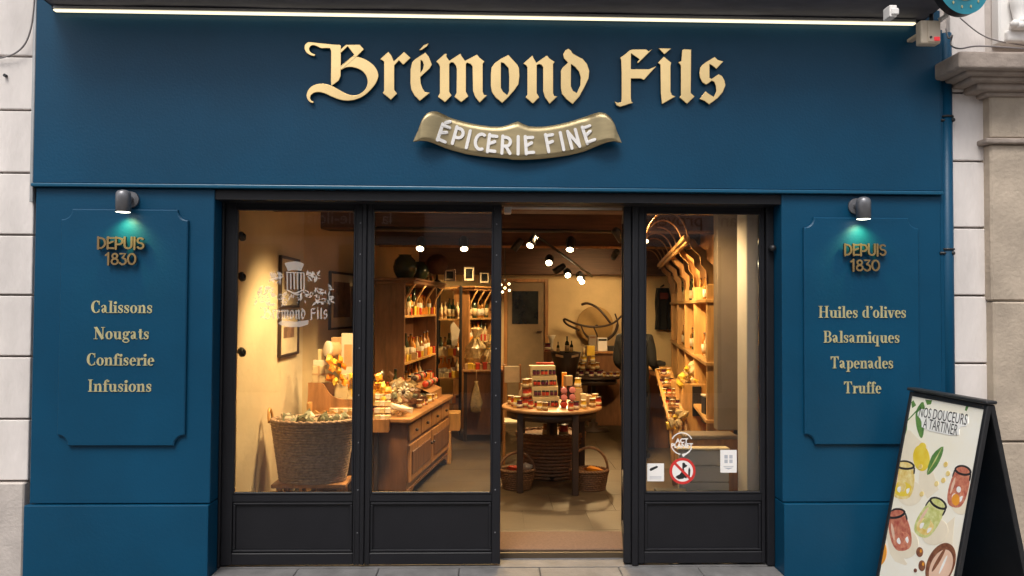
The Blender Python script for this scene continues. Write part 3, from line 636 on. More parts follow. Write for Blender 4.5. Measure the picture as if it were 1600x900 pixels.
# ------------------------------------------------------------------ glazed door leaves
YD = .15
def leaf(label, x0, x1, gx0, gx1, name='glazed_door'):
    t = thing(name, label, 'door'); z0, z1 = -.022, 2.28; gz0, gz1 = .437, 2.226
    w_ = lambda b, *a: b.box(*a, .006, seg=2)
    b = MB(); y0, y1 = YD, YD+.05
    b.box(x0, gx0-.012, y0, y1, z0, z1, .005, seg=2); b.box(gx1+.012, x1, y0, y1, z0, z1, .005, seg=2)
    b.box(gx0-.013, gx1+.013, y0+.001, y1, gz1+.012, z1-.001, .004); b.box(gx0-.013, gx1+.013, y0+.001, y1, .375, gz0-.012, .004)
    b.box(gx0-.013, gx1+.013, y0+.001, y1, z0+.001, z0+.075, .004)
    b.build('frame', BLACK, t)
    b = MB()   # glazing beads
    for a in ((gx0-.014, gx0, gz0-.014, gz1+.014), (gx1, gx1+.014, gz0-.014, gz1+.014), (gx0, gx1, gz0-.014, gz0), (gx0, gx1, gz1, gz1+.014)): b.box(a[0], a[1], y0-.004, y0+.02, a[2], a[3], .004)
    b.build('glazing_bead', BLACK, t)
    b = MB(); b.box(gx0-.001, gx1+.001, y0+.022, y0+.028, gz0-.001, gz1+.001); b.build('glass_pane', GLASS, t)
    b = MB(); b.box(gx0-.013, gx1+.013, y0+.018, y0+.03, z0+.07, .38); pn = b.build('lower_panel', BLACK, t)
    b = MB()
    a0, a1, c0, c1 = gx0-.008, gx1+.008, z0+.079, .371
    for q in ((a0, a1, c0, c0+.016), (a0, a1, c1-.016, c1), (a0, a0+.016, c0+.016, c1-.016), (a1-.016, a1, c0+.016, c1-.016)): b.box(q[0], q[1], y0+.004, y0+.02, q[2], q[3], .005, seg=2)
    b.build('panel_moulding', BLACK, pn)
    return t
gx = lambda px: at(px, 550, YD).x
D1 = leaf('glazed black door at far left, with the white crest on its glass', -1.70, -.828, gx(369), gx(551))
D2 = leaf('glazed black door left of the open doorway, drawer counter seen through it', -.800, .063, gx(583), gx(767))
D4 = leaf('glazed black door right of the open doorway, round no dogs sticker on its glass', .947, 1.772, gx(1010), gx(1187))
D3 = leaf('open black glazed door swung inward, seen edge on beside the doorway', 0, .79, .10, .69)
for z in (.18, .45, .75, 1.05, 1.35, 1.65, 1.95, 2.15):
    for x, D in ((-.842, D1), (.030, D2)):
        b = MB(); b.ball((x, YD-.001, z), .0055, 1, .5, 1, sub=1); b.build('screw', LAMPG, D)
b = MB(); b.box(-.827, -.801, YD-.012, YD+.045, -.02, 2.28, .006, seg=2); b.build('meeting_strip', BLACK, D1)
b = MB(); b.box(gx(555), gx(557), YD-.004, YD+.002, .03, 2.27); b.build('edge_bead', BLACK, D1)
for z in (.5, 1.2, 1.95):
    b = MB(); b.cyl((.79, YD+.0, z-.05), (.79, YD+.0, z+.05), .012, seg=10); b.build('hinge', LAMPG, D3)
# the open leaf: local x runs along the leaf; hinge it on the post
for ch in D3.children:
    pass
D3.location = (.903, .155, 0); D3.rotation_euler = (0, 0, R(90-9.0)); D3['placed'] = 1
for ch in list(D3.children): ch.location.y -= YD
b = MB(); p = at(1206, 388, .1); b.cyl((p.x, .13, p.z), (p.x, .09, p.z), .016, seg=14); b.ball((p.x, .085, p.z), .022, sub=2)
tag(b.build('door_stop', BLACKM), 'small round black knob on the door surround by the right pillar', 'door stop')
# ------------------------------------------------------------------ stickers on the glass
YG = YD+.0215
def mpl(px, py): q = at(px, py, YG); return plane((q.x, YG, q.z))
b = MB(); W = lambda l: [(at(x, y, YG).x, at(x, y, YG).z) for x, y in l]
M0 = plane((0, YG, 0)); e6 = lambda p: W([(390+x/7.5, 400+y/7.5) for x, y in p])
k = 0
def film(pts, hole=None):
    global k; k += 1
    b.prism([e6(pts)]+([e6(hole)] if hole else []), M0, .0006+.00004*(k % 12))
film([(410,82),(470,68),(530,62),(590,68),(640,95),(605,175),(560,165),(500,165),(450,178)])
film([(425,185),(640,190),(640,205),(425,200)])
for x in (432, 472, 512, 552, 592, 628): film([(x,205),(x+20,205),(x+20,395),(x+3,385)])
film([(430,385),(530,430),(640,385),(640,400),(530,455),(430,400)])
rnd = random.Random(3)
def plume(cx, cy, n, rx, ry, s0):
    for i in range(n):
        x, y = cx+rnd.uniform(-rx, rx), cy+rnd.uniform(-ry, ry); a = rnd.uniform(0, 6.3); l = rnd.uniform(.6, 1.5)*s0
        film([(x-l*math.cos(a), y-l*math.sin(a)), (x+.3*l*math.sin(a), y-.3*l*math.cos(a)), (x+l*math.cos(a), y+l*math.sin(a)), (x-.3*l*math.sin(a), y+.3*l*math.cos(a))])
plume(180, 470, 46, 120, 105, 30); plume(870, 460, 40, 110, 110, 30); plume(300, 250, 20, 80, 60, 32); plume(740, 240, 20, 80, 60, 32)
plume(380, 500, 16, 60, 80, 28); plume(690, 470, 16, 60, 80, 28); plume(530, 500, 14, 80, 50, 28)
film([(330,790),(380,755),(530,770),(690,750),(690,800),(600,830),(470,835),(380,815)])
cb, sc = b, 1
allx = [p[0] for L_ in FLAT for p in L_[0]]; allz = [p[1] for L_ in FLAT for p in L_[0]]
x0_, x1_, z0_, z1_ = min(allx), max(allx), min(allz), max(allz); q0, q1 = at(406, 500, YG), at(512, 480, YG)
sx = (q1.x-q0.x)/(x1_-x0_); sz = (q1.z-q0.z)/(z1_-z0_)
for L_ in FLAT: b.prism([[(q0.x+(x-x0_)*sx, q0.z+(z-z0_)*sz) for x, z in l] for l in L_], M0, .0009)
tag(b.build('crest_decal', FILM), 'frosted white crest with crown, striped shield and plumes stuck on the left door glass', 'window decal')
# no dogs
NRED = mat('sticker_red', (.62, .035, .03), .5, var=.04); NBLK = mat('sticker_black', (.015, .015, .015), .5)
b = MB(); q = at(1066.5, 736, YG); rs_ = 20.6/243; M0 = plane((q.x, YG, q.z))
b.mi = 1; b.prism([arc(0, 0, rs_*.86, rs_*.86, 0, 350, 35)], M0, .0006)
b.mi = 0; b.prism([arc(0, 0, rs_, rs_, 0, 354, 59), arc(0, 0, rs_*.80, rs_*.80, 354, 0, 59)], M0, .0009)
dg = [(-.55,-.45),(-.30,-.62),(.05,-.58),(.12,-.50),(.30,-.56),(.34,-.42),(.22,-.30),(.14,0),(.10,.22),(.30,.32),(.36,.44),(.22,.50),(.16,.62),(.06,.64),(-.02,.60),(-.02,.2),(-.1,-.08),(-.24,-.26),(-.42,-.34)]
b.mi = 2; b.prism([[(x*rs_, y*rs_) for x, y in dg]], M0, .0010)
b.prism([[(.42*rs_,-.40*rs_),(.56*rs_,-.40*rs_),(.60*rs_,.10*rs_),(.50*rs_,.30*rs_),(.44*rs_,.1*rs_)]], M0, .0010)
c45 = math.cos(R(45))*rs_
b.mi = 0; b.prism([[(-.85*c45-.07*rs_, .85*c45-.07*rs_), (.85*c45-.07*rs_, -.85*c45-.07*rs_), (.85*c45+.07*rs_, -.85*c45+.07*rs_), (-.85*c45+.07*rs_, .85*c45+.07*rs_)]], M0, .0013)
tag(b.build('no_dogs_sticker', [NRED, WHITEP, NBLK]), 'round red and white no dogs sticker low on the right door glass', 'sticker')
# planet badge
b = MB(); q = at(1065.5, 693, YG); M0 = plane((q.x, YG, q.z)); r0 = .073
b.mi = 0
for a0, a1 in ((25, 155), (205, 262), (278, 335)):
    o = arc(0, 0, r0, r0, a0, a1, 14); i = arc(0, 0, r0-.007, r0-.007, a1, a0, 14); b.prism([o+i], M0, .0006)
b.prism([[(.02,-.064), (.05,-.055), (.008,-.088), (-.002,-.068)]], M0, .0007)
b.text('ACT', .040, M0 @ Matrix.Translation((0, .005, .0003)), .0005, bold=.0016); b.text('PLANET', .040, M0 @ Matrix.Translation((0, -.027, .0003)), .0005, bold=.0016)
tag(b.build('speech_bubble_sticker', WHITEP), 'white round speech bubble sticker reading ACT PLANET above the no dogs sticker', 'sticker')
b = MB(); q0, q1 = at(1011, 752, YG), at(1037.5, 724, YG); M0 = plane((q0.x, YG, q0.z)); W_, H_ = q1.x-q0.x, q1.z-q0.z
b.prism([[(0, 0), (W_, 0), (W_, H_), (0, H_)]], M0, .0006); b.mi = 1
b.prism([[(.15*W_, .62*H_), (.22*W_, .57*H_), (.62*W_, .76*H_), (.64*W_, .84*H_), (.55*W_, .86*H_), (.18*W_, .72*H_)]], M0, .0009); b.mi = 2
for k_ in range(3): b.prism([[(.15*W_, (.12+.07*k_)*H_), (.85*W_, (.12+.07*k_)*H_), (.85*W_, (.145+.07*k_)*H_), (.15*W_, (.145+.07*k_)*H_)]], M0, .0009)
PGREY = mat('print_grey', (.45, .46, .50), .6)
tag(b.build('camera_notice', [WHITEP, NBLK, PGREY]), 'small white square notice with a black camera drawing, lower left corner of right door glass', 'sticker')
b = MB(); q0, q1 = at(1125.5, 738.5, YG), at(1151, 703, YG); M0 = plane((q0.x, YG, q0.z)); W_, H_ = q1.x-q0.x, q1.z-q0.z
b.prism([[(0, 0), (W_, 0), (W_, H_), (0, H_)]], M0, .0006); b.mi = 1
for x in (.25, .55):
    for y_ in (.42, .62): b.prism([[(x*W_, y_*H_), ((x+.2)*W_, y_*H_), ((x+.2)*W_, (y_+.16)*H_), (x*W_, (y_+.16)*H_)]], M0, .0009)
b.prism([[(.2*W_, .22*H_), (.8*W_, .22*H_), (.5*W_, .14*H_)]], M0, .0009); b.prism([[(.2*W_, .26*H_), (.8*W_, .26*H_), (.8*W_, .29*H_), (.2*W_, .29*H_)]], M0, .0009)
tag(b.build('paper_notice', [WHITEP, PGREY]), 'white paper notice with pale grey print near the lower right corner of door glass', 'notice')
# ------------------------------------------------------------------ pavement sign (A board)
ZT = 1.12; A = at_z(1422.6, 611, ZT); B = at_z(1545, 633, ZT)
ax = (B-A); ax.z = 0; wdt = ax.length; ax.normalize(); outn = Vector((-ax.y, ax.x, 0))
if outn.x > 0: outn = -outn
ab = thing('pavement_sign', 'black framed A board on the pavement with a bright poster of spreads and lemons', 'pavement sign')
tilt = R(11.6); zg = -.16; Lp = (ZT-zg)/math.cos(tilt)
def panel_M(sgn):
    up = Vector((0, 0, 1))*math.cos(tilt)-outn*sgn*math.sin(tilt)
    o = A+outn*sgn*(ZT-zg)*math.tan(tilt); o.z = zg
    if sgn < 0: o = o - outn*.03
    x = ax if sgn > 0 else -ax
    if sgn < 0: o = o+ax*wdt
    return plane(o, x, up)
for sgn in (1, -1):
    M = panel_M(sgn); fw = .027
    if (M.to_3x3() @ Vector((0, 0, 1))).dot(outn*sgn) < 0:
        M = M @ Matrix(((-1, 0, 0, wdt), (0, 1, 0, 0), (0, 0, -1, 0), (0, 0, 0, 1)))
    if sgn > 0: MF = M.copy()
    b = MB()
    for q in ((0, fw, 0, Lp), (wdt-fw, wdt, 0, Lp), (fw, wdt-fw, Lp-fw, Lp), (fw, wdt-fw, .05, .05+fw)): b.box(q[0], q[1], q[2], q[3], -.022, .006, .004, M=M)
    b.build('front_frame' if sgn > 0 else 'rear_frame', BLACKM, ab)
    b = MB(); b.box(fw-.004, wdt-fw+.004, .054, Lp-fw+.004, -.016, -.004, M=M)
    b.build('front_board' if sgn > 0 else 'rear_board', BLACKM, ab)
b = MB(); pt = A+Vector((0, 0, .004)); b.box(-.01, wdt+.01, -.02, .045, -.0, .018, .006, M=plane(pt, ax, (0, 0, 1)) @ Matrix(((1, 0, 0, 0), (0, 0, 1, 0), (0, -1, 0, 0), (0, 0, 0, 1))) if False else Matrix.Translation(pt) @ Matrix((ax, -outn, (0, 0, 1))).transposed().to_4x4())
b.build('top_hinge', BLACKM, ab)
Mi = MF.inverted(); po = MF.translation.copy(); pn_ = (MF.to_3x3() @ Vector((0, 0, 1)))
def uv(px, py): q = Mi @ on_plane(px, py, po, pn_); return (q.x, q.y)
z6 = lambda pts: [uv(1300+x/2.813, 580+y/2.813) for x, y in pts]
PC = [mat('poster_cream', (.95, .93, .85), .35, scale=3, col2=(.93, .86, .70)), mat('poster_beige', (.87, .77, .60), .35, var=.06), mat('poster_lemon', (.88, .70, .10), .35, scale=14, col2=(.80, .55, .03)), mat('poster_leaf', (.17, .33, .08), .35, scale=20, col2=(.06, .17, .04)),
      mat('poster_red', (.72, .30, .18), .35, scale=32, col2=(.40, .07, .05)), mat('poster_lime', (.80, .80, .42), .35, scale=30, col2=(.48, .50, .10)), mat('poster_orange', (.82, .34, .04), .35, var=.1), mat('poster_black', (.03, .025, .025), .35),
      mat('poster_brown', (.34, .14, .07), .35, scale=40, col2=(.12, .035, .02)), mat('poster_yellowjar', (.93, .80, .42), .35, scale=28, col2=(.75, .50, .10)), mat('poster_white', (.90, .88, .85), .35), mat('poster_pink', (.82, .56, .42), .35, var=.1), mat('poster_coral', (.78, .36, .22), .35, scale=36, col2=(.50, .10, .06))]
b = MB(); b.mi = 0; I3 = MF
b.prism([[(fw, .085), (wdt-fw, .085), (wdt-fw, Lp-fw), (fw, Lp-fw)]], MF, .0); kz = [0]
def pp(mi, pts, raw=False):
    if len(pts) > 5 and not raw: pts = chaikin(pts)
    kz[0] += 1; b.mi = mi; l = z6(pts)
    A_2 = sum(l[i][0]*l[(i+1) % len(l)][1]-l[(i+1) % len(l)][0]*l[i][1] for i in range(len(l)))
    if A_2 < 0: l = l[::-1]
    l = [(min(max(x, fw), wdt-fw), min(y, Lp-fw)) for x, y in l]
    b.prism([l], MF, .0004+.00002*kz[0])
def pe(mi, cx, cy, rx, ry, rot=0, n=18):
    a = R(rot); pp(mi, [(cx+x*math.cos(a)-y*math.sin(a), cy+x*math.sin(a)+y*math.cos(a)) for x, y in arc(0, 0, rx, ry, 0, 360-360/n, n-1)])
pp(1, [(310,290),(335,250),(380,300),(430,340),(400,420),(355,430),(320,400),(290,380)])
pp(1, [(385,440),(440,430),(470,520),(420,560),(380,500)]); pp(1, [(300,580),(330,640),(300,800),(340,860),(260,830),(235,700)]); pp(1, [(470,700),(540,640),(530,760),(480,800)])
pp(3, [(343,135),(358,128),(370,150),(352,162)]); pp(3, [(372,165),(400,128),(410,165),(408,230),(400,290),(388,295),(372,250),(366,200)]); pp(3, [(318,230),(330,255),(318,280),(308,270)])
pp(3, [(410,125),(440,128),(435,145),(418,148)]); pp(3, [(590,150),(602,148),(592,175),(584,172)]); pp(3, [(330,210),(400,140),(403,146),(334,218)])
pe(2, 393, 382, 37, 58, -6); pe(2, 398, 330, 16, 16)
pp(3, [(415,458),(425,405),(445,360),(490,325),(489,355),(468,408),(435,450)]); pp(5, [(418,452),(450,392),(486,332),(455,396)], True)
# jars
def jar(body, lid, cx, cy, w_, h_, rot, content=None):
    pe(1, cx+.30*w_, cy+.34*h_, w_*.62, h_*.42, rot+20)
    a = R(rot); f = lambda pts: [(cx+(x*w_)*math.cos(a)-(y*h_)*math.sin(a), cy+(x*w_)*math.sin(a)+(y*h_)*math.cos(a)) for x, y in pts]
    pp(body, f([(-.40,-.5),(0,-.47),(.40,-.5),(.5,-.3),(.54,0),(.50,.3),(.34,.5),(0,.55),(-.34,.5),(-.50,.3),(-.54,0),(-.5,-.3)]))
    pp(12 if body == 4 else (9 if body == 5 else 2), f([(-.40,.05),(0,-.05),(.40,.05),(.42,.25),(.28,.42),(0,.46),(-.28,.42),(-.42,.25)]))
    pp(content or body, f([(-.2,.0),(.05,-.05),(.18,.1),(.1,.3),(-.12,.28),(-.24,.14)])); pp(body, f([(.10,-.3),(.3,-.28),(.32,-.1),(.2,-.05),(.08,-.12)]))
    pp(11, f([(-.36,-.3),(-.30,-.34),(-.26,-.1),(-.34,.2),(-.40,.15),(-.42,-.1)])); pp(10, f([(-.22,.16),(-.10,.12),(-.06,.26),(-.12,.34),(-.22,.30),(-.26,.22)])); pp(10, f([(.22,.18),(.34,.14),(.34,.28),(.26,.36),(.20,.30),(.18,.22)]))
    pp(7, f([(-.46,-.50),(-.48,-.60),(-.3,-.70),(0,-.74),(.3,-.70),(.48,-.60),(.46,-.50),(.2,-.43),(0,-.42),(-.2,-.43)])); pp(content or body, f([(-.38,-.55),(-.36,-.60),(-.2,-.66),(0,-.68),(.2,-.66),(.36,-.60),(.38,-.55),(.2,-.50),(0,-.49),(-.2,-.50)]))
    pp(7, f([(-.48,-.54),(-.42,-.50),(-.44,-.34),(-.46,-.30),(-.51,-.34),(-.50,-.45)])); pp(7, f([(.48,-.54),(.42,-.50),(.44,-.34),(.46,-.30),(.51,-.34),(.50,-.45)]))
jar(9, 9, 313, 490, 92, 135, 6); jar(4, 11, 300, 710, 88, 150, -12); jar(5, 5, 425, 655, 90, 150, 30); jar(4, 6, 556, 520, 80, 150, 14)
pe(6, 545, 565, 18, 26); pe(10, 558, 520, 10, 14)
pe(6, 215, 800, 26, 52, 6); pp(3, [(215,700),(235,670),(238,720),(222,750)])
pe(8, 386, 795, 15, 22); pe(8, 396, 855, 15, 24); pe(8, 367, 876, 7, 9); pe(6, 392, 790, 5, 8); pe(6, 402, 848, 5, 8)
pe(8, 478, 850, 60, 100, 22, 26); pe(11, 480, 862, 47, 82, 22, 26); pe(8, 470, 830, 8, 60, 30); pe(10, 490, 850, 5, 45, 24)
for x, y in ((500, 410), (490, 480), (460, 495), (395, 540), (390, 420), (510, 450)): pe(9, x, y, 9, 12, 20)
b.mi = 10
# lettering
def ptext(txt, xa, ya, xb, yb, hpx):
    kz[0] += 2; u0, u1 = uv(1300+xa/2.813, 580+ya/2.813), uv(1300+xb/2.813, 580+yb/2.813); t_ = Vector((u1[0]-u0[0], u1[1]-u0[1])); L_ = t_.length; an = math.atan2(t_.y, t_.x)
    h = .085; q = MB(); q.text(txt, h, Matrix.Identity(4), .0004, 'LEFT'); mxx = max(v.co.x for v in q.bm.verts)
    M = MF @ Matrix.Translation((u0[0], u0[1], .0005+.00002*kz[0])) @ Matrix.Rotation(an, 4, 'Z') @ Matrix.Diagonal((L_/mxx, 1, 1, 1))
    bm_ = q.bm; b.mi = 7; b.merge(bm_, M)
pp(10, [(372,190),(395,160),(600,190),(600,240),(560,245),(560,290),(395,255),(395,215)])
ptext('NOS DOUCEURS', 380, 199, 592, 237, 40); ptext('À TARTINER', 400, 249, 550, 283, 40)
b.build('poster', PC, ab, recalc=False)

# ------------------------------------------------------------------ shop interior: shell
b = MB(); b.box(-1.72, 2.6, .136, .30, -.06, -.034); b.build('threshold_floor', PAVE); tag(bpy.data.objects['threshold_floor'], kind='structure')
b = MB()
for i in range(-6, 9):
    for j in range(0, 15):
        b.box(i*.5+.002+(.25 if j % 2 else 0), i*.5+.498+(.25 if j % 2 else 0), .30+j*.5+.002, .30+j*.5+.498, -.04, 0)
b.box(-3.5, 5, .3, 8, -.06, -.004); tag(b.build('shop_floor', FLOORM), kind='structure')
b = MB(); b.box(.0, 1.05, .33, .72, 0, .014, .006); tag(b.build('door_mat', MATT), 'flat brown coir mat just inside the open doorway', 'door mat')
b = MB(); b.box(-4, 5, .30, 8, 2.62, 2.75); tag(b.build('ceiling', CEIL), kind='structure')
def wall(name, p, q, th, m, z0=0, z1=2.62):
    p, q = Vector((*p, 0)), Vector((*q, 0)); d = (q-p); Ln = d.length; d.normalize()
    M = Matrix((d, Vector((0, 0, 1)).cross(d), (0, 0, 1))).transposed().to_4x4(); M.translation = p
    b = MB(); b.box(0, Ln, 0, th, z0, z1, M=M); return tag(b.build(name, m), kind='structure')
wall('left_wall', (-1.72, .26), (-1.72, 2.20), .2, IPLAS)
wall('left_wall', (-1.72, 2.20), (-.95, 6.10), .2, IPLASD)
wall('back_wall', (-1.2, 6.0), (3.6, 6.0), .2, IPLASD)
wall('right_wall', (2.80, 6.1), (1.93, .95), .2, OAK)
wall('right_wall', (1.80, .26), (1.92, .95), -.2, STUCCO)
wall('front_header', (-1.9, .24), (1.9, .24), .06, BLACK, 2.30, 3.3)
b = MB(); b.box(at(1121, 500, .92).x, 2.15, .92, 1.02, .70, 2.62, .006); tag(b.build('partition_wall', GREYW), 'plain grey brown partition standing behind the right door glass', 'partition')
b = MB(); b.box(at(1167, 500, .40).x, 1.95, .40, .60, 0, 2.62, .006); tag(b.build('white_reveal', STUCCO), 'narrow cream white wall reveal at the right edge of the right glass', 'wall')
# ceiling beams
for Y, z, lb in ((1.05, 2.36, 'dark oak ceiling beam nearest the door'), (2.55, 2.36, 'dark oak ceiling beam second from the door'), (4.0, 2.33, 'dark oak ceiling beam third from the door'), (5.75, 2.07, 'low dark oak lintel beam across the back wall')):
    b = MB(); b.box(-2.2, 3.3, Y, Y+.24, z, 2.63, .015, seg=2); tag(b.build('ceiling_beam', BEAM), lb, 'beam')
b = MB(); q = at(890, 386, 3.9); b.box(-1.3, 2.6, 3.93, 3.96, q.z-.012, q.z+.012); tag(b.build('beam_batten', OAK), 'thin pale wooden batten along the third ceiling beam', 'batten')
b = MB(); q0, q1 = at(792, 322, .5), at(972, 327, .5); b.tube([(q0.x, .5, 2.305), (q1.x, .5, 2.305)], .012, 8); b.box(q0.x-.02, q0.x+.03, .47, .53, 2.26, 2.32, .005); tag(b.build('curtain_rail', STUCCO), 'thin pale rail with an end bracket just inside the top of the doorway', 'rail')
# ------------------------------------------------------------------ lamps
def make_spot():
    t = thing('track_spotlight', 'x', 'spotlight', 'black spotlights on the ceiling tracks')
    b = MB(); b.lathe([(.034, -.10), (.042, .05), (.046, .05), (.046, .0), (.044, -.10), (.03, -.125), (0, -.125)], (0, 0, 0), 16, M=Matrix.Rotation(R(180), 4, 'X')); b.build('lamp_body', BLACKM, t)
    b = MB(); b.lathe([(.040, -.046), (0, -.046)], (0, 0, 0), 16); b.build('lens', WLENS, t, recalc=False)
    b = MB(); b.tube([(.05, 0, .02), (.05, 0, .10), (0, 0, .13), (-.05, 0, .10), (-.05, 0, .02)], .006, 6); b.build('yoke', BLACKM, t)
    return t
SP = make_spot(); first = True
def place_spot(pos, target, energy, label, cone=60, soft=.04):
    global first
    o = SP if first else dup(SP, pos); first = False
    o['label'] = label; o.location = pos; o.scale = (.85,)*3; d = (Vector(target)-Vector(pos)).normalized()
    # lens faces -z of the body
    q = d.to_track_quat('-Z', 'Y'); o.rotation_euler = q.to_euler(); o['placed'] = 1
    if energy:
        l = bpy.data.lights.new('spot_light', 'SPOT'); l.energy = energy*LAMP; l.color = (1, .66, .30); l.spot_size = R(cone); l.spot_blend = .7; l.shadow_soft_size = soft
        lo = bpy.data.objects.new('spot_light', l); COL.objects.link(lo); lo.location = Vector(pos)+d*.07; lo.rotation_euler = q.to_euler()
        lo.parent = o; lo.matrix_parent_inverse = (Matrix.Translation(pos) @ q.to_matrix().to_4x4() @ Matrix.Scale(.85, 4)).inverted()
    return o
def track(label, p, q):
    t = MB(); p, q = Vector(p), Vector(q); t.cyl(p, q, .018, seg=4); tag(t.build('light_track', BLACKM), label, 'light track')
tr1 = at(640, 360, 2.3).z
track('black light track running across the shop behind the first beam', (-1.1, 2.3, tr1+.02), (1.25, 2.3, tr1))
T2 = [at(822, 372, 2.7), at(925, 442, 5.4)]; T2[1].z = max(T2[1].z, 1.98)
track('black light track running from the doorway towards the back wall', T2[0]+Vector((0, 0, .10)), T2[1]+Vector((0, 0, .06)))
place_spot(at(657, 384, 2.3), (-.75, .9, .6), 40, 'lit spotlight above the shelf top jars, leftmost on the cross track')
place_spot(at(725, 384, 2.3), (-.1, .9, .3), 30, 'lit spotlight left of the doorway above the gift hampers')
place_spot(at(891, 385, 2.3), (.45, 1.2, .5), 25, 'lit spotlight in the doorway, highest on the right of the cross track', 70)
for i, (px, py, Y, tg, e, lb) in enumerate((
    (830, 380, 2.8, (-.2, 1.6, 1.0), 15, 'dim tilted spotlight at the near end of the long track'),
    (858, 408, 3.4, (.35, 1.6, .9), 30, 'large bright spotlight below the near end of the long track'),
    (871, 422, 4.0, (-.5, 4.6, 1.2), 30, 'small far spotlight in the middle of the long track'),
    (887, 428, 4.4, (.9, 3.0, 1.2), 20, 'pale spotlight beyond the middle of the long track'),
    (906, 433, 4.9, (1.0, 3.4, 1.0), 20, 'upper one of the two spotlights at the far end of the long track'),
    (909, 438, 5.1, (1.2, 3.6, .9), 30, 'lower one of the two spotlights at the far end of the long track'))):
    place_spot(at(px, py, Y), tg, e, lb)
# spotlights added to brighten goods and walls, except the one beyond the round table
place_spot((-.85, .86, 2.47), (-1.72, 1.25, .35), 75, 'added fill spotlight on the first beam aimed at the left plaster wall', 80, .12)
place_spot((-.6, .86, 2.47), (-1.0, 1.6, .75), 34, 'added fill spotlight on the first beam aimed at the stacked boxes', 75)
place_spot((.45, .86, 2.47), (.5, 2.1, .92), 30, 'added fill spotlight on the first beam aimed at the round table', 34)
place_spot((1.25, .70, 2.47), (1.60, .72, .35), 26, 'added fill spotlight on the first beam aimed at the grey partition', 120, .1)
place_spot((1.5, 4.4, 2.25), (1.2, 6.0, 1.3), 30, 'added fill spotlight on the third beam aimed at the ring sculpture', 90, .3)
place_spot((.1, 4.55, 2.50), (-.5, 5.2, 1.1), 55, 'added fill spotlight behind the third beam aimed at the back left shelves', 95)
place_spot((-.1, 1.45, 2.50), (-.75, 2.0, .75), 45, 'added fill spotlight behind the first beam aimed at the drawer counter', 70)
place_spot((1.15, 2.0, 2.25), (2.1, 3.0, 1.2), 70, 'added fill spotlight on the cross track aimed at the arched shelving', 90)
place_spot((.60, 3.0, 2.50), (.55, 1.95, .5), 60, 'spotlight beyond the round table shining down on it', 95)
place_spot((1.15, 1.45, 2.50), (1.9, 2.0, 1.3), 40, 'added fill spotlight behind the first beam aimed at the near arched shelving', 100)
place_spot((.25, 3.2, 2.25), (-.6, 3.3, 1.1), 50, 'added fill spotlight aimed at the left bottle shelves', 90)
# cluster of small bulbs
cl = thing('bulb_cluster', 'small cluster of bare warm bulbs hanging left of the doorway view', 'pendant lamp')
q = at(789, 450, 4.6)
b = MB(); b.tube([(q.x, 4.6, 2.6), (q.x, 4.6, q.z+.10)], .006, 6); b.ball((q.x, 4.6, q.z+.09), .025, sub=1); b.build('stem', BLACKM, cl)
for dx, dz in ((-.05, .04), (.05, .05), (-.03, -.05), (.055, -.03), (0, 0)):
    b = MB(); b.ball((q.x+dx, 4.6-.03*abs(dx)*10, q.z+dz), .016); b.build('bulb', WLED, cl)
# wall spots by the left glass
for py, k in ((369, 'highest'), (432, 'middle'), (550, 'third')):
    p = at(379, py, .42); t = thing('wall_eye_lamp', f'round black lamp on the left wall edge, {k} from the top', 'lamp', 'round black lamps along the left wall edge')
    b = MB(); b.lathe([(.030, -.02), (.034, .0), (.028, .012)], (0, 0, 0), 16, M=Matrix.Translation(p) @ Matrix.Rotation(R(70), 4, 'Y')); b.build('housing', BLACKM, t)
    b = MB(); b.ball(p+Vector((.004, -.004, 0)), .021); b.build('eye', ARTD, t); b = MB(); b.cyl(p, (-1.72, .45, p.z), .012, seg=8); b.build('arm', BLACKM, t)
# ------------------------------------------------------------------ pictures on the walls
def picture(label, o, x, w_, h_, img=ART, m=.22, fr=.022):
    t = thing('framed_picture', label, 'picture'); M = plane(o, x)
    b = MB()
    for q in ((-w_/2, -w_/2+fr, -h_/2, h_/2), (w_/2-fr, w_/2, -h_/2, h_/2), (-w_/2+fr, w_/2-fr, h_/2-fr, h_/2), (-w_/2+fr, w_/2-fr, -h_/2, -h_/2+fr)): b.box(q[0], q[1], q[2], q[3], 0, .025, .003, M=M)
    b.build('frame', DWOOD, t)
    b = MB(); b.box(-w_/2+.01, w_/2-.01, -h_/2+.01, h_/2-.01, 0, .010, M=M); b.build('mount', PASSE, t)
    b = MB(); b.box(-w_/2+m*w_, w_/2-m*w_, -h_/2+m*w_*1.2, h_/2-m*w_, .0105, .0125, M=M); b.build('print', img, t)
    return t
dl = Vector((0, 1, 0)); yv = lambda px: (-1.72/((px-768)/1155))-4.6
ya, yb_ = 1.40, 1.98
pz = lambda px, py, Y: at(px, py, Y).z
picture('narrow framed print on the left plaster wall behind the crest, upper one', (-1.715, 1.68, (pz(440, 403, 1.68)+pz(440, 480, 1.68))/2), dl, .58, pz(440, 403, 1.68)-pz(440, 482, 1.68))
picture('narrow framed print on the left plaster wall, lower one under the crest', (-1.715, 1.68, (pz(450, 487, 1.68)+pz(450, 556, 1.68))/2), dl, .58, pz(450, 487, 1.68)-pz(450, 556, 1.68))
d2 = Vector((.77, 3.9, 0)).normalized()
q = at(531, 469, 2.75); nwl = Vector((-1.72, 2.2, 0))+d2*((2.75-2.2)/d2.y)
def onwall2(px, py):
    n = Vector((d2.y, -d2.x, 0)); return on_plane(px, py, Vector((-1.72, 2.2, 0))+n*.004, n)
qa, qb = onwall2(513, 470), onwall2(551, 470); qt, qo = onwall2(531, 424), onwall2(531, 513)
picture('framed sepia portrait print with wide cream mount above the stacked boxes', ((qa+qb)/2), d2, (qb-qa).length, qt.z-qo.z, m=.16)
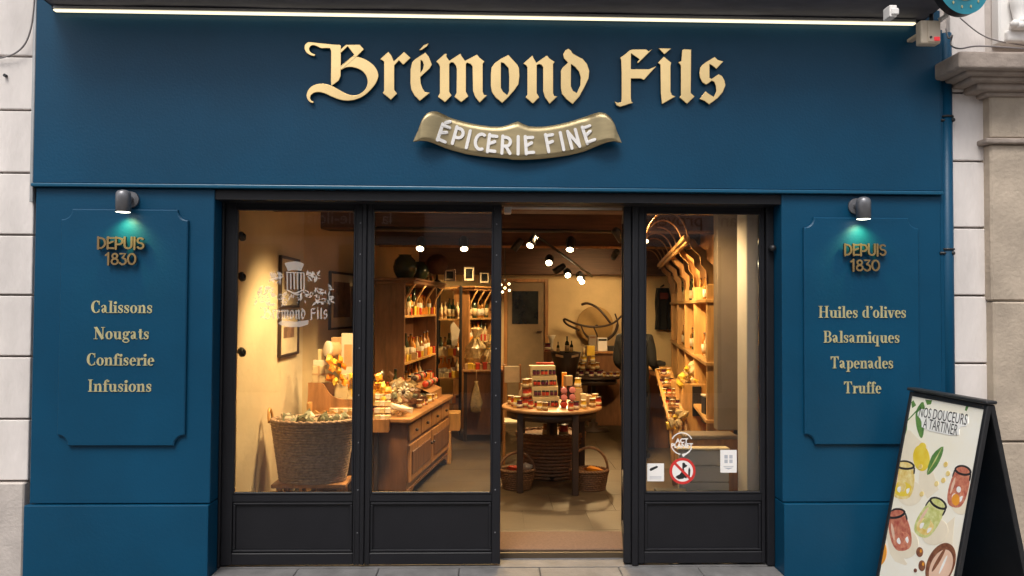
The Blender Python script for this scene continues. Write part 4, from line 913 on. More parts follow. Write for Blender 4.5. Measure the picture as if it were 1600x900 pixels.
# ------------------------------------------------------------------ baskets
def wicker(b, prof, c, sx, sy, rows, seg=56, amp=.006, r=.0075):
    """woven wall: rows of horizontal strands that weave round stakes; prof(t) -> radius"""
    h = prof[1]
    for i in range(rows):
        t = (i+.5)/rows; rad = prof[0](t); P = []
        for k in range(seg):
            a = 2*math.pi*k/seg; off = amp*(1 if (k+i) % 2 else -1)
            P.append((c[0]+(rad+off)*sx*math.cos(a), c[1]+(rad+off)*sy*math.sin(a), c[2]+t*h+random.uniform(-.001, .001)))
        b.tube(P, r, 5, closed=True)
def basket(name, label, c, sx, sy, r0, r1, h, rows, m, cat='basket', group=None, handle=None, ears=False):
    t = thing(name, label, cat, group); pr = lambda q: r0+(r1-r0)*q
    b = MB(); wicker(b, (pr, h), c, sx, sy, rows, r=h/rows*.56); b.lathe([(0, .01), (r0-.01, .01), (r1-.012, h-.01)], c, 28, sx, sy); b.build('woven_body', m, t)
    b = MB()
    for o in (0, 1): b.tube([(c[0]+(r1+.006*math.sin(a*18+o*3.14))*sx*math.cos(a), c[1]+(r1+.006*math.sin(a*18+o*3.14))*sy*math.sin(a), c[2]+h+.006*math.cos(a*18+o*3.14)) for a in [2*math.pi*k/72 for k in range(72)]], .011, 6, closed=True)
    b.build('rim', m, t)
    if handle:
        b = MB(); b.tube([(c[0]+r1*sx*math.cos(a), c[1], c[2]+h+handle*math.sin(a)) for a in [math.pi*k/20 for k in range(21)]], .012, 7); b.build('handle', m, t)
    if ears:
        for s in (-1, 1):
            b = MB(); b.tube([(c[0]+s*(r1*sx+.01+.012*math.sin(a)), c[1]+.05*math.cos(a), c[2]+h-.02+.10*math.sin(a)) for a in [math.pi*k/12 for k in range(13)]], .010, 7); b.build('ear_handle', OAKL, t)
    return t
def packet(w_, h_, d_, m, name='packet'):
    b2 = bmesh.new(); bmesh.ops.create_cube(b2, size=1); bmesh.ops.subdivide_edges(b2, edges=b2.edges[:], cuts=3, use_grid_fill=True)
    for v in b2.verts:
        u, t_ = v.co.x*2, v.co.z*2; k = max(.06, (1-u**4)*(1-t_**4)); v.co.y *= k
        v.co += Vector((random.uniform(-.03, .03), random.uniform(-.04, .04)*k, random.uniform(-.03, .03)))
        v.co.x *= w_; v.co.y *= d_; v.co.z *= h_
    b = MB(); b.merge(b2); return b.build(name, m)
def heap(proto_list, spots, label, cat, group):
    """proto_list: meshes already built once; first of each is used, then copied"""
    used = set()
    for i, (p, e, s) in enumerate(spots):
        pr = proto_list[i % len(proto_list)]
        o = pr if pr.name not in used else pr.copy()
        if pr.name in used: COL.objects.link(o)
        used.add(pr.name); o.location = p; o.rotation_euler = e; o.scale = (s,)*3
        tag(o, label, cat, group)
rr = random.uniform
# large grey basket on its stand
bx = at(490, 653, 1.0); bz = at(490, 655, .95).z
bs = thing('basket_stand', 'low wooden stand under the large wicker basket', 'stand')
b = MB(); b.box(bx.x-.27, bx.x+.27, .86, 1.14, bz-.49, bz-.46, .005); b.build('stand_top', OAK, bs)
for dx in (-.22, .22):
    for dy in (.90, 1.10):
        b = MB(); b.box(bx.x+dx-.018, bx.x+dx+.018, dy-.018, dy+.018, 0, bz-.49, .003); b.build('leg', OAK, bs)
lx = (at(548, 690, .8).x)
BK = basket('wicker_basket', 'large grey wicker basket with looped handles, full of green packets, behind the left door', (bx.x, 1.0, bz-.46), 1, .62, .235, .305, .45, 23, WICK, ears=True)
GP = [packet(.13, .10, .05, GREENP), packet(.11, .09, .05, GREENP), packet(.12, .08, .04, CARDW)]
heap(GP, [((bx.x+rr(-.22, .22), 1.0+rr(-.13, .12), bz+rr(-.035, .012)), (rr(-1, 1), rr(-.6, .6), rr(0, 3)), rr(.6, .95)) for k in range(26)], 'green packet heaped in the large grey wicker basket', 'packet', 'packets heaped in the grey basket')
# ------------------------------------------------------------------ tiered tray stand with boxes
Yt = 1.65
x0, x1 = at(484, 600, Yt).x, at(572, 600, Yt).x
ts = thing('tiered_stand', 'brown wooden tiered display stand with curved cheeks behind the wicker basket', 'display stand')
za_, zb_ = at(500, 598, Yt).z, at(500, 648, Yt).z
zl_ = at(500, 668, 1.5).z
for x in (x0, x1-.02):
    b = MB(); Mx = Matrix(((0, 0, 1, x), (-1, 0, 0, Yt), (0, 1, 0, 0), (0, 0, 0, 1)))
    b.prism([[(-.25, 0), (.30, 0), (.30, zl_+.03), (.20, zl_+.05), (.10, zb_+.02), (.04, za_-.02), (-.05, za_), (-.25, za_)]], Mx, .02); b.build('cheek', OAK, ts)
b = MB(); b.box(x0+.02, x1-.02, Yt-.02, Yt+.25, zb_+.02, zb_+.04); b.box(x0+.02, x1-.02, Yt-.04, Yt-.02, zb_-.06, zb_+.08, .004); b.build('upper_tray', WALN, ts)
b = MB(); b.box(x0+.02, x1-.02, Yt-.30, Yt-.05, zl_-.06, zl_-.04); b.box(x0+.02, x1-.02, Yt-.315, Yt-.295, zl_-.1, zl_+.02, .004); b.build('lower_tray', OAK, ts)
b = MB(); b.box(x0+.02, x1-.02, Yt+.20, Yt+.22, 0, za_-.02); b.build('back_board', WALN, ts)
cv = [at(x_, y_, Yt-.07) for x_, y_ in ((481.5, 646), (575, 648), (575, 625), (548, 624), (535, 624), (526, 622), (519, 619), (514, 614), (509, 606), (505, 600), (500, 598), (481.5, 598))]
b = MB(); b.prism([[(v.x, v.z) for v in cv]], plane((0, Yt-.055, 0)), .018); b.build('curved_front', OAK, ts)
def pbox(name, label, cx, cy, cz, w_, d_, h_, m, rz=0, rib=None, group=None, lid=None):
    t = thing(name, label, 'box', group); M = Matrix.Translation((cx, cy, cz)) @ Matrix.Rotation(rz, 4, 'Z')
    b = MB(); b.box(-w_/2, w_/2, -d_/2, d_/2, 0, h_, .003, M=M); b.build('carton', m, t)
    if rib:
        b = MB(); b.box(-.008, .008, -d_/2-.001, d_/2+.001, 0, h_+.001, M=M); b.box(-w_/2-.001, w_/2+.001, -d_/2-.0014, d_/2+.0014, h_*.45, h_*.45+.015, M=M); b.build('ribbon', rib, t)
    if lid:
        b = MB(); b.box(-w_*.28, w_*.28, -d_/2-.0012, -d_/2, h_*.25, h_*.75, M=M); b.build('printed_label', lid, t)
    return t
q = lambda px, py, Y: at(px, py, Y)
def pboxp(label, px0, px1, py0, py1, Y, d_, m, rz=0, rib=None, lid=None, group=None, name='gift_box'):
    a, c = at(px0, py1, Y), at(px1, py0, Y); return pbox(name, label, (a.x+c.x)/2, Y+d_/2, a.z, abs(c.x-a.x), d_, c.z-a.z, m, rz, rib, group, lid)
pboxp('pale box tied with ribbon at the left of the stacked boxes', 487, 507, 572, 598, Yt, .1, CARD, .1, KRAFT)
pboxp('flat pale box lying on the ribboned box', 489, 513, 563, 572, Yt+.02, .1, CARDW)
pboxp('small cream box topping the left stack of boxes', 496, 508, 546, 563, Yt+.04, .06, CARD)
pboxp('tall cream carton with printed panel at the back of the boxes', 533, 556, 521, 590, Yt+.16, .07, CARDW, -.1, lid=KRAFT)
pboxp('kraft carton standing behind the round drum box', 517, 535, 527, 560, Yt+.17, .06, KRAFT)
pboxp('yellow cream box low at the front of the tiered stand', 522, 543, 600, 634, Yt-.02, .09, CARD, .05)
pboxp('small ribboned cream cube beside the front cream box', 543, 560, 584, 630, Yt, .09, CARD, -.1, YELLOW)
pboxp('square cream carton stacked under the orange flowers', 529, 541, 585, 601, Yt+.02, .07, CARD, .15)
# round drum box on edge
p = at(519, 546, Yt+.05); t = thing('drum_box', 'round drum shaped box standing on edge with a white printed lid', 'box')
Md = Matrix.Translation(p) @ Matrix.Rotation(R(-32), 4, 'Z') @ Matrix.Rotation(R(84), 4, 'X')
b = MB(); b.lathe([(.062, -.075), (.066, -.07), (.066, .055)], (0, 0, 0), 26, .62, 1.0, M=Md); b.build('drum', KRAFT, t)
b = MB(); b.lathe([(.068, .03), (.068, .062), (.06, .066), (0, .066)], (0, 0, 0), 26, .62, 1.0, M=Md); b.build('lid', CARDW, t)
# orange nets / flowers and crumbs
OR = [packet(.09, .08, .05, ORANGE), packet(.07, .07, .05, YELLOW), packet(.08, .07, .04, ORANGE)]
sp = []
for px, py in ((515, 562), (523, 566), (532, 562), (519, 575), (528, 578), (537, 572), (516, 590), (524, 596), (534, 590), (541, 600), (551, 588), (556, 600), (592, 590), (598, 604), (605, 610), (590, 618), (600, 622), (588, 604), (596, 632)):
    sp.append((at(px, py, Yt-.02+rr(-.03, .03)), (rr(-.5, .5), rr(-1, 1), rr(0, 3)), rr(.7, 1.)))
heap(OR, sp, 'bright orange and yellow wrapped sweet bag among the stacked gift boxes', 'sweet bag', 'orange sweet bags by the gift boxes')
SB = []
for m in (CARD, CARDW):
    b = MB(); b.box(-.022, .022, -.022, .022, 0, .04, .003); SB.append(b.build('small_carton', m))
sp = []
for i in range(18):
    px = 520+(i % 6)*6.6; py = 645-(i//6)*9; sp.append((at(px, py, Yt-.08+.05*(i//6)), (0, 0, rr(-.3, .3)), 1))
for i in range(12):
    sp.append((at(590+(i % 3)*8, 656-(i//3)*11, 1.5+.04*(i//3)), (0, 0, rr(-.4, .4)), 1))
heap(SB, sp, 'tiny cream carton in the rows filling the tiered stand', 'carton', 'tiny cartons in the tiered stand')
# crate front with scalloped edge and turned post
cr = thing('slatted_crate', 'pale wooden crate with scalloped edge in front of the tiered stand', 'crate')
a, c = at(478, 668, 1.32), at(562, 640, 1.32)
b = MB(); sc_ = [(x_, c.z-.018+.008*math.cos(x_*90)) for x_ in np.linspace(a.x, c.x, 50)]; b.prism([[(a.x, a.z-.1), (c.x, a.z-.1)]+sc_[::-1]], plane((0, 1.34, 0)), .015); b.build('scalloped_front', OAKL, cr)
b = MB(); b.box(a.x, a.x+.025, 1.33, 1.42, 0, c.z+.05, .004); b.box(c.x-.025, c.x, 1.33, 1.42, 0, c.z+.02, .004); b.build('crate_post', OAKL, cr)
b = MB(); b.box(a.x+.02, c.x-.02, 1.345, 1.46, a.z-.1, a.z-.085); b.build('crate_bottom', OAKL, cr)
cr2 = thing('wooden_tray', 'honey coloured wooden tray of small cartons beside the drawer counter', 'tray')
a, c = at(583, 676, 1.42), at(607, 655, 1.42)
b = MB(); b.box(a.x-.1, c.x, 1.42, 1.436, a.z, c.z, .003); b.box(c.x-.014, c.x, 1.437, 1.66, a.z, c.z, .003); b.build('tray_side', OAK, cr2); b = MB(); b.box(a.x-.1, c.x-.014, 1.437, 1.66, a.z, a.z+.012); b.build('tray_bottom', OAK, cr2)
for dx in (-.08, .0):
    b = MB(); b.box(a.x+dx, a.x+dx+.03, 1.48, 1.52, 0, a.z, .003); b.build('leg', DWOOD, cr2)
# ------------------------------------------------------------------ chest of drawers counter
zc = .70
c0 = at_z(638, 654, zc); c1 = at_z(700, 619, zc); dv = (c1-c0); Lc = dv.length+.12; dv.normalize(); side = Vector((-dv.y, dv.x, 0))
MC = Matrix((dv, side, (0, 0, 1))).transposed().to_4x4(); MC.translation = Vector((c0.x, c0.y, 0))
ct = thing('drawer_counter', 'brown wooden counter with drawers and cupboard doors, heaped with packets', 'counter')
b = MB(); b.box(.02, Lc, .02, .50, .10, zc-.035, .004, M=MC); b.build('carcass', WALN, ct)
b = MB(); b.box(-.03, Lc+.03, -.025, .53, zc-.035, zc, .008, M=MC, seg=2); b.build('counter_top', OAK, ct)
nd = 4; wd = (Lc-.08)/nd
for k in range(nd):
    x = .05+k*wd
    d_ = MB(); d_.box(x+.012, x+wd-.012, .002, .022, zc-.20, zc-.06, .006, M=MC, seg=2); dr = d_.build('drawer', OAK, ct)
    b = MB(); b.ball((0, 0, 0), .014, M=MC @ Matrix.Translation((x+wd/2, -.010, zc-.13))); b.build('knob', DWOOD, dr)
for k in range(2):
    x = .05+k*wd*2
    d_ = MB(); d_.box(x+.012, x+2*wd-.012, .0, .022, .16, zc-.23, .006, M=MC, seg=2); dr = d_.build('cupboard_door', OAK, ct)
    b = MB(); b.box(x+.07, x+2*wd-.07, -.008, .0, .22, zc-.29, .006, M=MC); b.build('raised_panel', WALN, dr)
    b = MB(); b.ball((0, 0, 0), .014, M=MC @ Matrix.Translation((x+(2*wd-.04 if k == 0 else .04), -.010, .36))); b.build('knob', DWOOD, dr)
b = MB(); pts = [(.02, 0), (.10, 0), (.13, .05), (.24, .09), (Lc-.24, .09), (Lc-.13, .05), (Lc-.10, 0), (Lc, 0), (Lc, .11), (.02, .11)]
b.prism([pts], MC @ Matrix(((1, 0, 0, 0), (0, 0, -1, .03), (0, 1, 0, 0), (0, 0, 0, 1))), .02); b.build('shaped_apron', WALN, ct)
b = MB(); b.box(.02, .06, .44, .48, 0, .1, M=MC); b.box(Lc-.04, Lc, .44, .48, 0, .1, M=MC); b.build('rear_foot', WALN, ct)
def onc(x, y, z=0): return MC @ Vector((x, y, zc+z))
PK = [packet(.15, .11, .06, CELLO), packet(.13, .10, .05, KRAFT), packet(.14, .09, .06, CELLO), packet(.12, .10, .05, WALN), packet(.11, .08, .05, SILVER), packet(.14, .10, .05, WALN), packet(.10, .08, .05, GREENP), packet(.11, .07, .04, SILVER), packet(.12, .06, .03, REDW)]
sp = []
for k in range(130):
    x = rr(.12, Lc*.8); y = rr(.08, .46); hmax = .36*max(0, 1-abs(x-.75)/.75)*(.4+y)
    sp.append((onc(x, y, .03+rr(0, 1)*hmax), (rr(-1.2, 1.2), rr(-.6, .6), rr(0, 3.1)), rr(.5, .9)))
heap(PK, sp, 'small cellophane or kraft packet in the heap on the drawer counter', 'packet', 'packets heaped on the drawer counter')
t = thing('silver_rosette', 'shiny pale ribbon rosette on the packets on the drawer counter', 'rosette')
pc = at(631, 612, 1.75)
b = MB()
for k in range(9):
    a = k*2*math.pi/9; b.ball((0, 0, 0), .022, 1.1, .5, .5, sub=1, M=Matrix.Translation(pc+Vector((.035*math.cos(a), -.02, .028*math.sin(a)))) @ Matrix.Rotation(-a, 4, 'Y'))
b.build('petals', CARDW, t); b = MB(); b.ball(pc+Vector((0, -.03, 0)), .016); b.build('centre', DWOOD, t)
pp_ = at(627, 638, 1.6); o = packet(.19, .05, .05, CARDW); o.location = pp_; o.rotation_euler = (0, .25, .2); tag(o, 'long pale wrapped bar lying at the front of the drawer counter', 'packet')
o = packet(.16, .03, .05, REDW); o.location = onc(.75, .08, .02); o.rotation_euler = (0, 0, 1.2); tag(o, 'red wrapped bar lying flat near the edge of the drawer counter', 'packet')
# sloped box display on the counter far end
t = thing('sloped_crate', 'sloped wooden crate of produce on the far end of the drawer counter', 'crate')
b = MB(); b.prism([[(0, 0), (.26, 0), (.26, .2), (0, .09)]], MC @ Matrix(((0, 0, 1, 1.0), (1, 0, 0, .06), (0, 1, 0, zc), (0, 0, 0, 1))), .5); b.build('crate_body', OAK, t)
for k in range(7):
    for j in range(2):
        b = MB(); b.ball((0, 0, 0), .032, 1, 1, 1, sub=2, M=MC @ Matrix.Translation((1.05+k*.068, .12+j*.11, zc+.17+j*.05))); b.build('jar_top', [REDW, DWOOD, KRAFT][(k+j) % 3], t)
# ------------------------------------------------------------------ bottles
def bottle(name, m, r, h, neck, cap, lm=None):
    b = MB(); b.lathe([(0, 0), (r*.92, 0), (r, .006), (r, h*.55), (r*.85, h*.66), (neck, h*.74), (neck, h*.94), (neck*1.15, h*.945), (neck*1.15, h), (0, h)], (0, 0, 0), 12)
    if lm:
        b.mi = 1; b.lathe([(r+.0008, h*.12), (r+.0008, h*.48)], (0, 0, 0), 12)
    for f in b.bm.faces:
        if f.calc_center_median().z > h*.945: f.material_index = 2
    return b.build(name, [m, lm or m, cap])
BT = [bottle('bottle', AMBER, .032, .25, .012, DWOOD, CARDW), bottle('bottle', GREENG, .034, .27, .012, BLACKM, CARD), bottle('bottle', CARD, .028, .22, .011, KRAFT, KRAFT), bottle('bottle', ORANGE, .034, .24, .013, REDW, CARDW)]
JR = [bottle('jar', AMBER, .036, .10, .033, CARDW, CARD), bottle('jar', PURPLE, .036, .09, .033, BLACKM, CARDW), bottle('jar', YELLOW, .034, .10, .031, CARDW, CARDW), bottle('jar', REDW, .036, .10, .033, DWOOD, CARD)]
fresh = set()
def put(pr, loc, label, cat, group, s=1, rz=0):
    o = pr if pr.name not in fresh else pr.copy()
    if pr.name in fresh: COL.objects.link(o)
    fresh.add(pr.name); o.location = loc; o.scale = (s,)*3; o.rotation_euler = (0, 0, rz); return tag(o, label, cat, group)
# ------------------------------------------------------------------ left wall shelves (along a line receding from the counter)
def shelf_unit(label, px0, px1, Y0, Y1, ztop, zs, depth, nb, m=OAK, blabel='', grp=''):
    """front edge from px0 at depth Y0 to px1 at depth Y1; body extends to the left of it"""
    a = at(px0, 480, Y0); c = at(px1, 480, Y1); d = (c-a); d.z = 0; Ln = d.length; d.normalize(); sd = Vector((-d.y, d.x, 0))
    M = Matrix((d, sd, (0, 0, 1))).transposed().to_4x4(); M.translation = Vector((a.x, a.y, 0))
    t = thing('bottle_shelf', label, 'shelf unit')
    for x in (0, Ln-.03):
        b = MB(); b.box(x, x+.03, .0, depth, 0, ztop-.06, .004, M=M); b.build('side_panel', m, t)
    b = MB(); b.box(-.03, Ln+.03, -.10, depth+.02, ztop-.06, ztop-.025, .006, M=M); b.box(-.045, Ln+.045, -.12, depth+.03, ztop-.025, ztop, .006, M=M); b.build('cornice', m, t)
    b = MB(); b.box(.03, Ln-.03, depth-.02, depth, 0, ztop-.06, M=M); b.build('back_board', WALN, t)
    for z in zs:
        b = MB(); b.box(.031, Ln-.031, 0, depth-.021, z-.025, z, .003, M=M); b.build('shelf_board', OAKL, t)
    for k in range(4):
        x = .06+k*(Ln-.12)/3
        b = MB(); b.tube([(x, .02, ztop-.30), (x, .0, ztop-.20), (x, -.05, ztop-.12), (x, -.09, ztop-.06)], .012, 6); bmesh.ops.transform(b.bm, matrix=M, verts=b.bm.verts); b.build('bracket', OAKL, t)
    i = 0
    for z in zs:
        for k in range(nb):
            pr = (BT if z > .95 else JR)[random.randrange(4)]
            p = M @ Vector((.07+(k+.5)*(Ln-.14)/nb, .06+rr(-.01, .02), z)); put(pr, p, blabel, 'bottle' if z > .95 else 'jar', grp, rr(.9, 1.1), rr(0, 6))
            if nb < 9:
                p = M @ Vector((.07+(k+.2)*(Ln-.14)/nb, .16, z)); put(BT[random.randrange(4)], p, blabel, 'bottle', grp, rr(.8, .95))
    return t, M, Ln
z1s = at(640, 434, 2.8).z
S1, M1, L1 = shelf_unit('tall brown shelf unit with curved brackets and bottles behind the drawer counter', 632, 682, 2.8, 4.5, z1s, [.35, .75, 1.05, at(628, 493, 2.8).z], .30, 8, WALN, 'bottle or jar on the brown shelf unit behind the counter', 'bottles on the brown shelf unit')
S2, M2, L2 = shelf_unit('golden pine shelf unit of bottles at the back left', 733, 772, 5.2, 5.75, at(735, 447, 5.2).z, [.75, 1.15, at(735, 497, 5.2).z], .25, 5, OAK, 'bottle on the golden pine shelf at the back left', 'bottles on the pine shelf')
# black metal rack facing the door between the two units
Yk = 4.75; xa, xb = at(684, 500, Yk).x, at(719, 500, Yk).x
rk = thing('metal_rack', 'black metal rack of bottles between the two wooden shelf units', 'rack'); zt = at(700, 446, Yk).z
for x in (xa, xb):
    for y in (Yk, Yk+.3):
        b = MB(); b.box(x-.012, x+.012, y-.012, y+.012, 0, zt); b.build('upright', BLACKM, rk)
for z in (.4, .72, at(700, 556, Yk).z-.0, at(700, 498, Yk).z, zt-.02):
    b = MB(); b.box(xa+.013, xb-.013, Yk, Yk+.3, z-.02, z); b.build('rack_shelf', OAKL, rk)
    if z < zt-.1:
        for k in range(5): put((BT if z > .6 else JR)[random.randrange(4)], (xa+.04+k*(xb-xa-.08)/4, Yk+.06, z), 'bottle on the black metal rack', 'bottle', 'bottles on the black metal rack', rr(.85, 1.1))
b = MB(); b.prism([[(0, 0), (.06, 0), (.10, .20), (.02, .30), (-.02, .26)]], plane((xa+.18, Yk-.01, at(700, 540, Yk).z)), .01); tag(b.build('paper_cone', CARDW), 'pale paper cone leaning on the black metal rack', 'paper')
# things on the shelf tops
def ong(px, py, Y): return at(px, py, Y)
def lathe_thing(name, label, cat, prof, p, m, sx=1, sy=1, part=None):
    b = MB(); b.lathe(prof, p, 22, sx, sy); return tag(b.build(name, m), label, cat)
ztp = z1s
p = at(633, 410, 3.1); rj = .125
lathe_thing('stoneware_jar', 'large dark round jar on top of the brown shelf unit', 'jar', [(0, 0), (rj*.6, 0), (rj*.95, rj*.6), (rj, rj*1.0), (rj*.85, rj*1.55), (rj*.55, rj*1.85), (rj*.5, rj*1.95), (rj*.58, rj*2.0), (0, rj*1.9)], (p.x, 3.1, ztp), GREENG)
p = at(656, 415, 3.5); rj = .10
lathe_thing('stoneware_jar', 'smaller dark round jar beside the large one on the shelf top', 'jar', [(0, 0), (rj*.6, 0), (rj*.95, rj*.6), (rj, rj*1.0), (rj*.85, rj*1.55), (rj*.55, rj*1.85), (rj*.58, rj*2.0), (0, rj*1.9)], (p.x, 3.5, ztp), GREENG)
p = at(683, 402, 4.0); t = thing('stemmed_tray', 'brown round copper tray on a tall stem above the shelf top', 'tray')
b = MB(); b.lathe([(0, 0), (.05, 0), (.012, .03), (.012, .14)], (p.x, 4.0, ztp), 14); b.build('stem', DWOOD, t)
b = MB(); b.lathe([(0, -.02), (.12, -.008), (.13, .008), (0, .012)], (0, 0, 0), 26, M=Matrix.Translation((p.x, 4.0, ztp+.20)) @ Matrix.Rotation(R(70), 4, 'X')); b.build('dish', WALN, t)
for i, (px, py, Y, w_, h_, lb) in enumerate(((703, 430, 4.7, .14, .15, 'framed card leaning on top of the black rack'), (733, 428, 5.3, .15, .20, 'tall framed card on the pine shelf top'), (757, 434, 5.5, .14, .16, 'framed card at the right end of the pine shelf top'))):
    p = at(px, py, Y); picture(lb, (p.x, Y, p.z), (1, 0, 0), w_, h_, ARTD, .2, .012)
for px, Y in ((662, 3.6), (668, 3.8), (674, 4.1)): put(BT[2], (at(px, 430, Y).x, Y, ztp), 'small pale bottle on top of the brown shelf unit', 'bottle', 'pale bottles on the shelf top', .7)
# ------------------------------------------------------------------ gift table with cellophane hamper
Yg = 4.3; zg_ = at(750, 578, Yg).z
gt = thing('gift_table', 'dark wooden side table under the cellophane gift hampers', 'table'); xg0, xg1 = at(722, 600, Yg).x, at(790, 600, Yg).x
b = MB(); b.box(xg0, xg1, Yg, Yg+.55, zg_-.03, zg_, .005); b.build('table_top', OAK, gt)
b = MB(); b.box(xg0+.03, xg1-.02, Yg+.03, Yg+.52, .08, zg_-.03); b.build('cabinet', WALN, gt)
for x in (xg0+.02, xg1-.05):
    b = MB(); b.box(x, x+.04, Yg+.02, Yg+.06, 0, zg_-.03); b.build('leg', DWOOD, gt)
def gift(label, p, w_, h_):
    t = thing('gift_hamper', label, 'gift hamper')
    b = MB(); prof = [(0, 0), (w_*.5, 0), (w_*.55, h_*.25), (w_*.5, h_*.5), (w_*.16, h_*.72), (w_*.10, h_*.76), (w_*.30, h_*.95), (w_*.22, h_)]
    b.lathe(prof, p, 18)
    for v in b.bm.verts: v.co += Vector((rr(-.02, .02), rr(-.02, .02), rr(-.012, .012)))
    for f in b.bm.faces: f.smooth = False
    b.build('wrapping', CELLO, t)
    b = MB(); b.tube([(p[0]+w_*.11*math.cos(a), p[1]+w_*.11*math.sin(a), p[2]+h_*.74) for a in [2*math.pi*k/12 for k in range(12)]], .010, 5, closed=True); b.build('ribbon', YELLOW, t)
    b = MB()
    for k in range(7): b.ball((p[0]+rr(-.25, .25)*w_, p[1]+rr(-.25, .25)*w_, p[2]+h_*rr(.1, .45)), w_*.14, jit=.05, sub=1)
    b.build('contents', YELLOW, t)
p = at(744, 576, Yg+.22); gift('large cellophane gift hamper on the side table left of the doorway', (p.x, Yg+.24, zg_), .26, .50)
p = at(762, 576, Yg+.15); gift('small cellophane gift hamper at the right edge of the side table', (p.x, Yg+.12, zg_), .16, .34)
p = at(744, 620, Yg-.05); t = thing('hanging_gift_bag', 'long clear gift bag hanging in front of the side table', 'gift bag')
b = MB(); b.lathe([(.02, .36), (.012, .33), (.05, .22), (.07, .10), (.06, 0), (0, -.02)], (p.x, Yg-.07, p.z-.17), 14, 1, .5)
for v in b.bm.verts: v.co += Vector((rr(-.01, .01), rr(-.01, .01), 0))
b.build('film', CELLO, t); b = MB(); b.ball((p.x+.01, Yg-.07, p.z-.12), .035, 1, .6, 1.4); b.ball((p.x-.02, Yg-.07, p.z-.05), .03, 1, .6, 1.4); b.build('contents', GREENP, t)
b = MB(); b.tube([(p.x, Yg-.07, p.z+.19), (p.x, Yg-.07, zg_+.01)], .004, 5); b.build('cord', KRAFT, t)
st2 = thing('crate_stool', 'pale wooden stepped crate beside the counter end', 'crate')
p = at(708, 652, 3.1)
b = MB(); b.box(p.x-.10, p.x+.07, 3.1, 3.35, p.z-.14, p.z+.04, .004); b.build('upper_box', OAKL, st2); b = MB(); b.box(p.x-.13, p.x-.02, 3.05, 3.3, 0, p.z-.14, .004); b.build('base', OAKL, st2)

for k in range(9):
    put(BT[k % 4], onc(.45+.13*k, .43, 0), 'bottle standing in the row along the back of the drawer counter', 'bottle', 'bottles along the back of the counter', rr(.8, 1.15))
for k in range(12):
    put(JR[k % 4], onc(.62+.062*k, .07+.02*(k % 2), 0), 'small jar in the row along the front edge of the drawer counter', 'jar', 'jars along the front of the counter', rr(.6, .85))
for i, (x_, z_, w_, h_) in enumerate(((-1.08, .78, .10, .12), (-1.0, .78, .08, .18), (-.93, .78, .09, .10), (-1.12, .90, .08, .07), (-.95, .88, .07, .09))):
    pbox('gift_box', ['cream carton low on the stack between the two left door panes', 'tall yellow carton behind the two left door panes', 'small kraft carton between the tiered stand and counter', 'flat cream carton topping the low stack by the tiered stand', 'little yellow carton on the kraft one by the tiered stand'][i], x_, 1.72, z_, w_, .08, h_, [CARD, YELLOW, KRAFT, CARDW, YELLOW][i], rr(-.2, .2))
for S_, M_, L_ in ((S1, M1, L1), (S2, M2, L2)):
    for z in (.75, 1.05 if S_ is S1 else 1.15):
        for k in range(7):
            o = M_ @ Vector((.08+k*(L_-.16)/6, .12, z)); put(JR[random.randrange(4)], o, 'jar standing among the bottles on the wooden shelves', 'jar', 'jars among the shelved bottles', rr(.8, 1.1))

CB = []
for m in (YELLOW, ORANGE, KRAFT, REDW, CARD):
    b = MB(); b.box(-.03, .03, -.025, .025, 0, .085, .003); CB.append(b.build('small_carton', m))
sp = []
for S_, M_, L_ in ((S1, M1, L1), (S2, M2, L2)):
    for z in ((.35, .75, 1.05, at(628, 493, 2.8).z) if S_ is S1 else (.75, 1.15)):
        for k in range(11): sp.append((M_ @ Vector((.07+k*(L_-.14)/10, .035, z)), (0, 0, rr(-.4, .4)), rr(.7, 1.15)))
for z in (.40, .72, at(700, 556, Yk).z):
    for k in range(6): sp.append(((xa+.035+k*(xb-xa-.07)/5, Yk+.03, z), (0, 0, rr(-.3, .3)), rr(.6, 1.1)))
for k in range(8): sp.append(((xg0+.05+.045*k, Yg+.05, zg_), (0, 0, rr(-.4, .4)), rr(.7, 1.1)))
random.shuffle(sp)
heap(CB, sp, 'small coloured carton in front of the bottles on the back left shelves', 'carton', 'small coloured cartons on the back left shelves')

# ------------------------------------------------------------------ round tables
def round_table(label, c, r, z, legs, lr, m=TOPW):
    t = thing('round_table', label, 'table')
    b = MB(); b.lathe([(r-.012, z-.03), (r, z-.024), (r, z-.006), (r-.008, z), (0, z)], (c[0], c[1], 0), 48); b.build('table_top', m, t)
    b = MB(); b.lathe([(r-.07, z-.10), (r-.05, z-.10), (r-.05, z-.031), (r-.07, z-.031)], (c[0], c[1], 0), 40); b.build('apron', DWOOD, t)
    for a in legs:
        x, y = c[0]+lr*math.cos(R(a)), c[1]+lr*math.sin(R(a)); q = MB(); q.box(x-.028, x+.028, y-.028, y+.028, 0, z-.032, .005); q.build('leg', DWOOD, t)
    return t
pT = at(862, 634, 2.15); CT = (pT.x, 2.15); zT = .725
round_table('round oak table on dark legs in the doorway, carrying the jar display', CT, .455, zT, (222, 296, 40, 130), .40)
b = MB(); b.cyl((CT[0]+.02, 2.35, .0), (CT[0]+.02, 2.35, zT-.04), .05, seg=12); b.build('leg', DWOOD, bpy.data.objects['round_table'])
def on_t(px, Y): p = at(px, 600, Y); return (p.x, Y, zT+.001)
